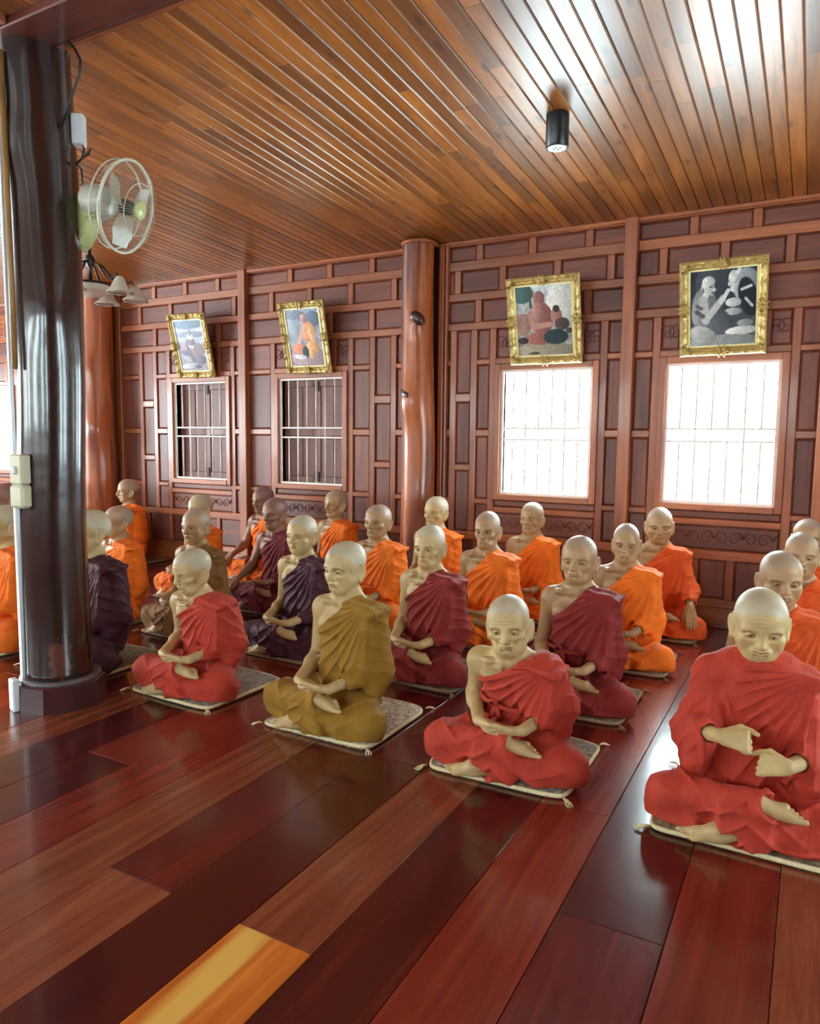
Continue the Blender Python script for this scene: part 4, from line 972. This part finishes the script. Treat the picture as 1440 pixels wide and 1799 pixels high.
img1 = paint_grid(90, 114, ((178, 190, 214), (160, 146, 148), .25), [
    ('e', .5, .93, .60, .10, 0, (88, 112, 138)), ('e', .5, .72, .60, .06, 0, (120, 128, 150)), ('e', .55, .42, .46, .15, 0, (148, 128, 132)), ('e', .22, .36, .20, .05, -10, (110, 104, 128)),
    ('e', .50, .60, .15, .15, 0, (206, 200, 206)), ('e', .50, .76, .07, .065, 0, (140, 120, 130)), ('s', (.40, .60), (.34, .52), .05, (120, 104, 112)), ('s', (.60, .60), (.66, .50), .05, (120, 104, 112)), ('e', .50, .56, .12, .06, 0, (120, 100, 108)),
    ('s', (.36, .44), (.52, .20), .07, (112, 98, 116)), ('s', (.66, .44), (.62, .14), .075, (130, 112, 122)), ('e', .78, .22, .16, .10, 0, (104, 100, 122)), ('e', .30, .10, .34, .05, 5, (190, 186, 200)), ('e', .62, .08, .14, .035, 0, (96, 88, 108))])
img2 = paint_grid(90, 117, ((150, 164, 184), (170, 150, 160), .3), [
    ('e', .15, .62, .22, .26, 0, (176, 184, 196)), ('e', .80, .82, .22, .14, 0, (96, 112, 132)), ('e', .30, .90, .30, .08, 0, (128, 138, 152)), ('e', .58, .16, .60, .16, 0, (172, 146, 154)),
    ('e', .62, .60, .21, .18, -14, (222, 146, 108)), ('e', .72, .58, .12, .15, 10, (224, 164, 116)), ('e', .54, .82, .085, .075, 0, (178, 124, 110)), ('e', .50, .88, .07, .03, 20, (206, 168, 158)),
    ('s', (.50, .72), (.30, .42), .05, (222, 170, 148)), ('s', (.30, .42), (.18, .34), .04, (226, 176, 152)), ('e', .34, .30, .26, .09, -8, (222, 138, 106)), ('e', .70, .32, .20, .12, 0, (226, 168, 112)),
    ('e', .47, .24, .10, .11, 0, (48, 64, 76)), ('e', .30, .16, .20, .04, -5, (226, 224, 226)), ('e', .66, .20, .10, .08, 0, (216, 160, 110))])
img3 = paint_grid(100, 114, ((196, 204, 206), (150, 140, 128), .3), [
    ('e', .12, .90, .20, .14, 0, (74, 104, 98)), ('s', (.24, .98), (.27, .70), .025, (70, 84, 78)), ('e', .85, .75, .30, .30, 0, (206, 202, 194)), ('e', .50, .07, .60, .10, 0, (158, 146, 126)), ('e', .10, .46, .18, .16, 0, (170, 132, 118)),
    ('e', .46, .52, .20, .24, 0, (150, 92, 88)), ('e', .42, .82, .105, .105, 0, (146, 96, 92)), ('e', .36, .60, .10, .17, -10, (178, 126, 116)), ('s', (.26, .60), (.30, .42), .055, (184, 132, 120)), ('s', (.30, .42), (.60, .44), .045, (190, 138, 124)), ('e', .40, .24, .26, .09, 0, (150, 94, 84)),
    ('e', .72, .56, .10, .12, 0, (164, 112, 96)), ('e', .72, .66, .06, .05, 0, (52, 44, 44)), ('e', .82, .44, .13, .09, 0, (74, 60, 58)), ('e', .70, .26, .22, .11, 0, (40, 54, 58)), ('e', .94, .34, .06, .04, 0, (70, 62, 64)), ('e', .10, .22, .10, .05, 0, (60, 56, 58)), ('e', .30, .03, .10, .02, 0, (80, 76, 66))])
dk = (24, 26, 32); img4 = paint_grid(108, 116, ((30, 32, 38), (92, 96, 98), .3), [
    ('e', .38, .82, .30, .30, 0, (56, 60, 66)), ('e', .62, .70, .12, .40, 0, (40, 44, 50)), ('e', .84, .78, .20, .22, 0, (150, 154, 158)), ('e', .88, .62, .14, .26, 15, dk), ('e', .66, .88, .08, .10, 0, (196, 198, 196)), ('e', .66, .74, .05, .05, 0, (206, 206, 202)), ('s', (.60, .80), (.74, .98), .03, (214, 214, 210)),
    ('s', (.78, .72), (.92, .76), .02, (206, 206, 204)), ('s', (.84, .60), (.94, .50), .02, (190, 192, 190)), ('e', .66, .56, .12, .06, 0, (196, 196, 190)), ('e', .66, .44, .13, .05, 0, (170, 170, 166)), ('s', (.60, .36), (.90, .34), .03, (66, 70, 76)), ('e', .78, .18, .24, .06, 4, (206, 206, 200)), ('e', .84, .28, .12, .05, 0, (140, 142, 142)), ('e', .50, .05, .60, .09, 0, (150, 152, 150)),
    ('e', .22, .50, .20, .28, 0, (128, 130, 130)), ('e', .14, .44, .12, .20, 0, (150, 150, 148)), ('e', .40, .30, .22, .16, 30, (90, 94, 98)), ('e', .20, .14, .22, .12, -20, (176, 176, 172)), ('s', (.20, .62), (.24, .34), .065, (184, 184, 178)), ('s', (.24, .34), (.50, .62), .05, (192, 192, 186)), ('s', (.48, .58), (.58, .72), .03, (216, 216, 208)), ('s', (.10, .46), (.20, .40), .03, (90, 92, 94)), ('s', (.10, .54), (.18, .50), .02, (96, 98, 100)),
    ('e', .27, .76, .105, .115, 15, (198, 198, 192)), ('e', .28, .85, .10, .075, 0, (206, 206, 202)), ('e', .19, .74, .025, .04, 0, (130, 130, 128)), ('s', (.33, .70), (.37, .70), .012, (70, 70, 70)), ('s', (.30, .78), (.34, .79), .010, (80, 80, 80)), ('e', .375, .745, .022, .02, 0, (196, 196, 190)), ('s', (.30, .66), (.34, .65), .02, (110, 110, 108))])
picture('gilt frame with faded bluish photograph, leftmost above a closed window', -5.945, .545, .68, 15, 2.072, img1, 1.2)
picture('gilt frame with pastel photograph of orange-robed monk, beside the knotty log column', -4.425, .545, .69, 14, 2.066, img2, .6)
picture('gilt frame with colour photograph of seated monk working, above left open window', -1.995, .615, .70, 14, 2.060, img3, .2)
picture('gilt frame with black-and-white photograph of monk with joined hands', -.645, .590, .68, 14, 2.072, img4, -.4)
# ---------------------------------------------------------------- mats and monks
def cloth(name, c, rough=.75):
    m, N, L, b = new_mat(name, rough, .25)
    tc = N.new('ShaderNodeTexCoord'); n = N.new('ShaderNodeTexNoise'); n.inputs['Scale'].default_value = 9; n.inputs['Detail'].default_value = 4; L.new(tc.outputs['Object'], n.inputs['Vector'])
    r = ramp(N, [(.3, tuple(v * .86 for v in c[:3]) + (1,)), (.7, tuple(min(1, v * 1.12) for v in c[:3]) + (1,))]); L.new(n.outputs['Fac'], r.inputs['Fac']); L.new(r.outputs['Color'], b.inputs['Base Color'])
    mp = N.new('ShaderNodeMapping'); mp.inputs['Scale'].default_value = (26, 9, 7); mp.inputs['Rotation'].default_value = (0, .6, 0); L.new(tc.outputs['Object'], mp.inputs['Vector'])
    n2 = N.new('ShaderNodeTexNoise'); n2.inputs['Scale'].default_value = 1; n2.inputs['Detail'].default_value = 3; n2.inputs['Distortion'].default_value = 1.2; L.new(mp.outputs[0], n2.inputs['Vector'])
    bp = N.new('ShaderNodeBump'); bp.inputs['Strength'].default_value = .35; bp.inputs['Distance'].default_value = .02; L.new(n2.outputs['Fac'], bp.inputs['Height']); L.new(bp.outputs['Normal'], b.inputs['Normal'])
    b.inputs['Sheen Weight'].default_value = .03
    return m
CLOTH = dict(red=cloth('red_robe_cloth', srgb(182, 60, 42)), crimson=cloth('crimson_robe_cloth', srgb(132, 38, 35)), maroon=cloth('maroon_robe_cloth', srgb(108, 28, 36)), plum=cloth('plum_robe_cloth', srgb(70, 30, 42), .6),
             ochre=cloth('ochre_robe_cloth', srgb(150, 108, 34)), olive=cloth('olive_robe_cloth', srgb(124, 84, 40)), orange=cloth('orange_robe_cloth', srgb(234, 112, 26)), deep=cloth('deep_orange_robe_cloth', srgb(216, 86, 32)), brown=cloth('brown_robe_cloth', srgb(124, 58, 30)))
def skin(name, c, rough=.46):
    m, N, L, b = new_mat(name, rough, .42)
    vc = N.new('ShaderNodeVertexColor'); vc.layer_name = 'paint'; mx = N.new('ShaderNodeMix'); mx.data_type = 'RGBA'; mx.blend_type = 'MULTIPLY'; mx.inputs[0].default_value = 1
    tc = N.new('ShaderNodeTexCoord'); n = N.new('ShaderNodeTexNoise'); n.inputs['Scale'].default_value = 14; n.inputs['Detail'].default_value = 5; L.new(tc.outputs['Object'], n.inputs['Vector'])
    r = ramp(N, [(.3, tuple(v * .84 for v in c[:3]) + (1,)), (.7, tuple(min(1, v * 1.08) for v in c[:3]) + (1,))]); L.new(n.outputs['Fac'], r.inputs['Fac'])
    L.new(vc.outputs['Color'], mx.inputs[6]); L.new(r.outputs['Color'], mx.inputs[7]); L.new(mx.outputs[2], b.inputs['Base Color'])
    return m
SKIN = dict(wax=skin('waxen_skin', srgb(194, 164, 112)), tan=skin('tan_skin', srgb(172, 134, 92)), dark=skin('brown_skin', srgb(140, 96, 74)))

def mat_cloth(name, base, ink, scale):
    m, N, L, b = new_mat(name, .85, .2)
    tc = N.new('ShaderNodeTexCoord'); v = N.new('ShaderNodeTexVoronoi'); v.feature = 'DISTANCE_TO_EDGE'; v.inputs['Scale'].default_value = scale
    n = N.new('ShaderNodeTexNoise'); n.inputs['Scale'].default_value = scale * .9; n.inputs['Detail'].default_value = 4; n.inputs['Distortion'].default_value = 2.2
    L.new(tc.outputs['Object'], v.inputs['Vector']); L.new(tc.outputs['Object'], n.inputs['Vector'])
    r = ramp(N, [(.46, base), (.52, ink), (.58, base)]); L.new(n.outputs['Fac'], r.inputs['Fac'])
    r2_ = ramp(N, [(.0, (1, 1, 1, 1)), (.05, (0, 0, 0, 1))]); L.new(v.outputs['Distance'], r2_.inputs['Fac'])
    mx = N.new('ShaderNodeMix'); mx.data_type = 'RGBA'; mk = N.new('ShaderNodeMath'); mk.operation = 'MULTIPLY'; mk.inputs[1].default_value = .6; L.new(r2_.outputs['Color'], mk.inputs[0]); L.new(mk.outputs[0], mx.inputs[0]); L.new(r.outputs['Color'], mx.inputs[6]); mx.inputs[7].default_value = ink; L.new(mx.outputs[2], b.inputs['Base Color'])
    bp = N.new('ShaderNodeBump'); bp.inputs['Strength'].default_value = .4; bp.inputs['Distance'].default_value = .004; L.new(n.outputs['Fac'], bp.inputs['Height']); L.new(bp.outputs['Normal'], b.inputs['Normal'])
    return m
MATC = dict(brown=mat_cloth('brown_patterned_mat', srgb(134, 112, 86), srgb(88, 66, 52), 14), cream=mat_cloth('cream_floral_mat', srgb(212, 200, 178), srgb(120, 96, 84), 16), grey=mat_cloth('grey_patterned_mat', srgb(150, 140, 124), srgb(96, 78, 70), 15))
m_binding = plain('cream_binding', srgb(222, 208, 160), .8, noise=.1, nscale=60); m_piping2 = plain('brown_binding', srgb(150, 124, 96), .8, noise=.15, nscale=60)
MW, MD, MT = .318, .305, .022
def mat_meshes(seed):
    rg = np.random.RandomState(seed); n = 24; bm = bmesh.new(); ph = rg.uniform(0, 6.28, 6)
    def sup(a):
        c_, s_ = math.cos(a), math.sin(a); e = .22
        return (math.copysign(abs(c_) ** e, c_) * MW, math.copysign(abs(s_) ** e, s_) * MD)
    ring = []
    for k in range(64):
        a = (k + .5) * 2 * math.pi / 64; x_, y_ = sup(a); f = 1 + .012 * math.sin(3 * a + ph[0]) + .008 * math.sin(5 * a + ph[1]); ring.append((x_ * f, y_ * f))
    lift = [.004 + .006 * max(0, math.sin(2 * math.pi * k / 64 * 2 + ph[2])) for k in range(64)]
    T = [bm.verts.new((x_ * .97, y_ * .97, MT * .86 + lift[k] * .4)) for k, (x_, y_) in enumerate(ring)]; B_ = [bm.verts.new((x_ * .97, y_ * .97, 0)) for x_, y_ in ring]
    I = [bm.verts.new((x_ * .8, y_ * .8, MT + .0005)) for x_, y_ in ring]; c_ = bm.verts.new((0, 0, MT))
    for k in range(64):
        j = (k + 1) % 64; bm.faces.new((B_[k], B_[j], T[j], T[k])); bm.faces.new((T[k], T[j], I[j], I[k])); bm.faces.new((I[k], I[j], c_))
    bm.faces.new(B_[::-1]); body = finish(bm, 'mat_body', True)
    bind = tube_mesh('mat_binding', [(x_ * .975, y_ * .975, .011 + lift[k] * .5) for k, (x_, y_) in enumerate(ring)], .0095, 6, True)
    tas = []
    for sx, sy in ((-1, -1), (1, -1), (1, 1), (-1, 1)):
        p = Vector((sx * MW * .96, sy * MD * .96, .014)); q = rg.uniform(-.5, .5)
        d = Vector((sx + q, sy - q, 0)).normalized(); s = Vector((-d.y, d.x, 0))
        bm = bmesh.new()
        for w_ in (-1, 0, 1): add_tube(bm, [p, p + d * .018 + s * .004 * w_ + Vector((0, 0, .003)), p + d * .038 + s * .012 * w_ + Vector((0, 0, -.004)), p + d * .055 + s * .010 * w_ + Vector((0, 0, -.0085))], [.0045, .0035, .0028, .0016], 5)
        tas.append(finish(bm, 'tassel', True))
    return body, bind, tas
MATS = [mat_meshes(s) for s in (2, 5)]

SPEC = {
    'calm': dict(age=.55, nod=2, yaw=3, seed=1),
    'upright': dict(age=.4, nod=-1, yaw=-4, wide=.97, seed=4, lean=.0),
    'gaunt': dict(age=.92, nod=3, yaw=6, wide=.95, seed=9, ear=1.06),
    'round': dict(age=.35, nod=0, yaw=0, wide=1.05, seed=13, sash=True, smile=.4),
    'side': dict(age=.6, nod=1, yaw=-16, seed=16),
    'rknee': dict(age=.8, nod=4, yaw=2, pose='rknee', seed=19, lean=.05, wide=.96),
    'lknee': dict(age=.5, nod=6, yaw=8, pose='lknee', seed=23, wide=1.03, ear=1.12),
    'smile': dict(age=.5, nod=6, yaw=14, smile=1.0, wide=1.05, seed=27, openeye=.2),
    'bent': dict(age=1.0, nod=12, yaw=-14, lean=.095, hs=.87, seed=31, wide=1.0, fine=.9),
    'ochre': dict(age=.6, nod=4, yaw=-6, seed=35, lean=.01, fine=.85),
    'stoop': dict(age=1.0, nod=5, yaw=8, tilt=-4, lean=.15, hs=.74, seed=39, wide=1.02, fine=.8, sash=True),
    'teach': dict(age=.55, nod=14, yaw=6, pose='teach', cover=True, gap=1.5, smile=.7, wide=1.06, seed=43, fine=.75, openeye=.1, lean=.03),
}
MESH = {}
def monk_meshes(kind):
    if kind not in MESH: MESH[kind] = build_monk(SPEC[kind])
    return MESH[kind]
def put_mat(x, y, rz, c, bind, v, label):
    body, bnd, tas = MATS[v]
    t = thing('floor_mat', label, 'mat', (x, y, 0), rz, 'floor mats under the seated monks')
    for nm, me, m in (('mat_cloth', body, c), ('binding', bnd, bind)) + tuple(('tassel', q, bind) for q in tas):
        o = bpy.data.objects.new(nm, me); COL.objects.link(o); o.parent = t if nm == 'mat_cloth' else cl_
        if nm == 'mat_cloth': cl_ = o
        if not me.materials: me.materials.append(m)
        o.material_slots[0].link = 'OBJECT'; o.material_slots[0].material = m
    return t
def put_monk(kind, x, y, rz, s, robe, sk, label):
    t = thing('monk_statue', label, 'monk statue', (x, y, MT), rz, 'seated monk statues in rows'); t.scale = s if hasattr(s, '__len__') else (s, s, s)
    for nm, me in monk_meshes(kind).items():
        o = bpy.data.objects.new({'body': 'body', 'robe': 'upper_robe', 'skirt': 'lower_robe', 'sash': 'sash'}[nm], me); COL.objects.link(o); o.parent = t
        if nm == 'robe': rob_ = o
        if nm == 'sash': o.parent = rob_
        m = SKIN[sk] if nm == 'body' else CLOTH[robe]
        if not me.materials: me.materials.append(m)
        o.material_slots[0].link = 'OBJECT'; o.material_slots[0].material = m
    return t
Y1, Y2, Y3, Y4 = 2.975, 3.865, 4.745, 5.62
d = math.radians
ROWS = [
    # kind, x, y, turn, scale, robe, skin, label, mat cloth
    ('teach', -.145, Y1 - .02, d(2), .985, 'red', 'wax', 'large red-robed monk statue with both shoulders covered and hands raised', 'brown'),
    ('stoop', -1.10, Y1 + .02, d(4), (1.0, 1.0, .97), 'red', 'wax', 'stooped red-robed monk statue looking up, bowed over his lap, front row centre', 'grey'),
    ('ochre', -2.02, Y1 + .02, d(-3), 1.0, 'ochre', 'wax', 'mustard-ochre robed monk statue upright on a cream floral mat', 'cream'),
    ('bent', -2.98, Y1 + .02, d(4), (.97, .97, .95), 'red', 'wax', 'bent old red-robed monk statue just right of the dark near column', 'grey'),
    ('side', -3.92, Y1, d(0), 1.06, 'plum', 'wax', 'dark plum-robed monk statue partly hidden behind the near column', 'brown'),
    ('side', -4.80, Y1, d(0), 1.04, 'orange', 'wax', 'orange-robed monk statue cut by the left edge, left of the near column', 'brown'),
    ('smile', -.115, Y2, d(2), 1.0, 'deep', 'tan', 'smiling deep-orange robed monk statue right behind the large red-robed one', 'brown'),
    ('round', -1.085, Y2, d(2), 1.0, 'crimson', 'tan', 'crimson-robed monk statue with faint smile, behind the stooped front one', 'brown'),
    ('gaunt', -1.995, Y2, d(-4), 1.0, 'crimson', 'wax', 'gaunt crimson-robed monk statue right behind the mustard-robed one', 'brown'),
    ('calm', -2.955, Y2, d(-3), 1.0, 'plum', 'wax', 'dark plum-robed monk statue left behind the mustard-robed one', 'brown'),
    ('calm', -3.92, Y2, d(0), .99, 'olive', 'tan', 'olive-brown robed monk statue right behind the bent old red-robed one', 'brown'),
    ('side', -4.76, Y2, d(-2), .96, 'orange', 'tan', 'orange-robed monk statue just beside the near column, behind the plum-robed one', 'brown'),
    ('side', -6.20, Y2, d(-6), 1.10, 'deep', 'dark', 'brown-faced orange-robed monk statue at far left edge below the bright window', 'brown'),
    ('calm', -.035, Y3, d(0), 1.0, 'deep', 'tan', 'orange-robed monk statue second behind the large red-robed one at right edge', 'brown'),
    ('gaunt', -1.03, Y3, d(2), .985, 'orange', 'tan', 'orange-robed monk statue in third row below the post between open windows', 'brown'),
    ('gaunt', -1.995, Y3, d(-2), 1.01, 'orange', 'tan', 'thin orange-robed monk statue third in line behind the mustard-robed one', 'brown'),
    ('round', -2.905, Y3, d(-2), 1.01, 'orange', 'tan', 'orange-robed monk statue in third row, below left of the knotty log column', 'brown'),
    ('rknee', -3.885, Y3, d(-4), 1.02, 'maroon', 'dark', 'dark maroon-robed monk statue resting right hand on his knee', 'brown'),
    ('upright', -4.79, Y3, d(-8), 1.0, 'orange', 'wax', 'orange-robed monk statue mostly hidden behind the olive-brown robed one', 'brown'),
    ('round', -.01, Y4, d(0), 1.0, 'deep', 'tan', 'hindmost monk statue at the right edge, only crown of head showing', 'brown'),
    ('lknee', -.985, Y4, d(4), 1.03, 'deep', 'tan', 'orange-robed monk statue with arm hanging to knee, below the rightmost window', 'brown'),
    ('upright', -1.985, Y4, d(0), 1.01, 'orange', 'tan', 'orange-robed monk statue in back row below the left open window', 'brown'),
    ('upright', -2.80, 5.50, d(-6), 1.03, 'orange', 'wax', 'orange-robed monk statue in back row against the knotty log column', 'brown'),
    ('upright', -3.925, Y4, d(-8), 1.03, 'orange', 'tan', 'orange-robed monk statue in back row below the right closed window', 'brown'),
    ('rknee', -4.755, Y4, d(-6), 1.03, 'orange', 'dark', 'brown-skinned back-row monk statue with orange robe, behind the maroon-robed one', 'brown'),
    ('side', -6.745, Y4, d(-14), 1.03, 'orange', 'tan', 'orange-robed monk statue in far left corner below the panelled wall', 'brown'),
    ('side', -7.46, 5.28, d(-10), 1.0, 'brown', 'dark', 'brown-robed monk statue by the far corner column, mostly hidden', 'brown'),
]
for i, (kind, x, y, rz, s, robe, sk, label, mc) in enumerate(ROWS):
    put_monk(kind, x, y, rz, s, robe, sk, label)
    who = label.split(' monk statue')[0]
    cl = {'brown': 'brown', 'cream': 'cream floral', 'grey': 'greyish'}[mc]
    ml = {'hindmost': 'the hindmost monk at the right edge'}.get(who, None)
    put_mat(x, min(y, YW - .325) - (.05 if kind == 'upright' and -3 < x < -2.5 else 0), d(random.uniform(-2.5, 2.5)) + d(-1), MATC[mc], m_binding if y < 3.2 else m_piping2, i % 2, MATLABEL[i] if 'MATLABEL' in globals() else '%s patterned mat under the %s' % (cl, label.replace(' monk statue', ' monk').split(',')[0]))
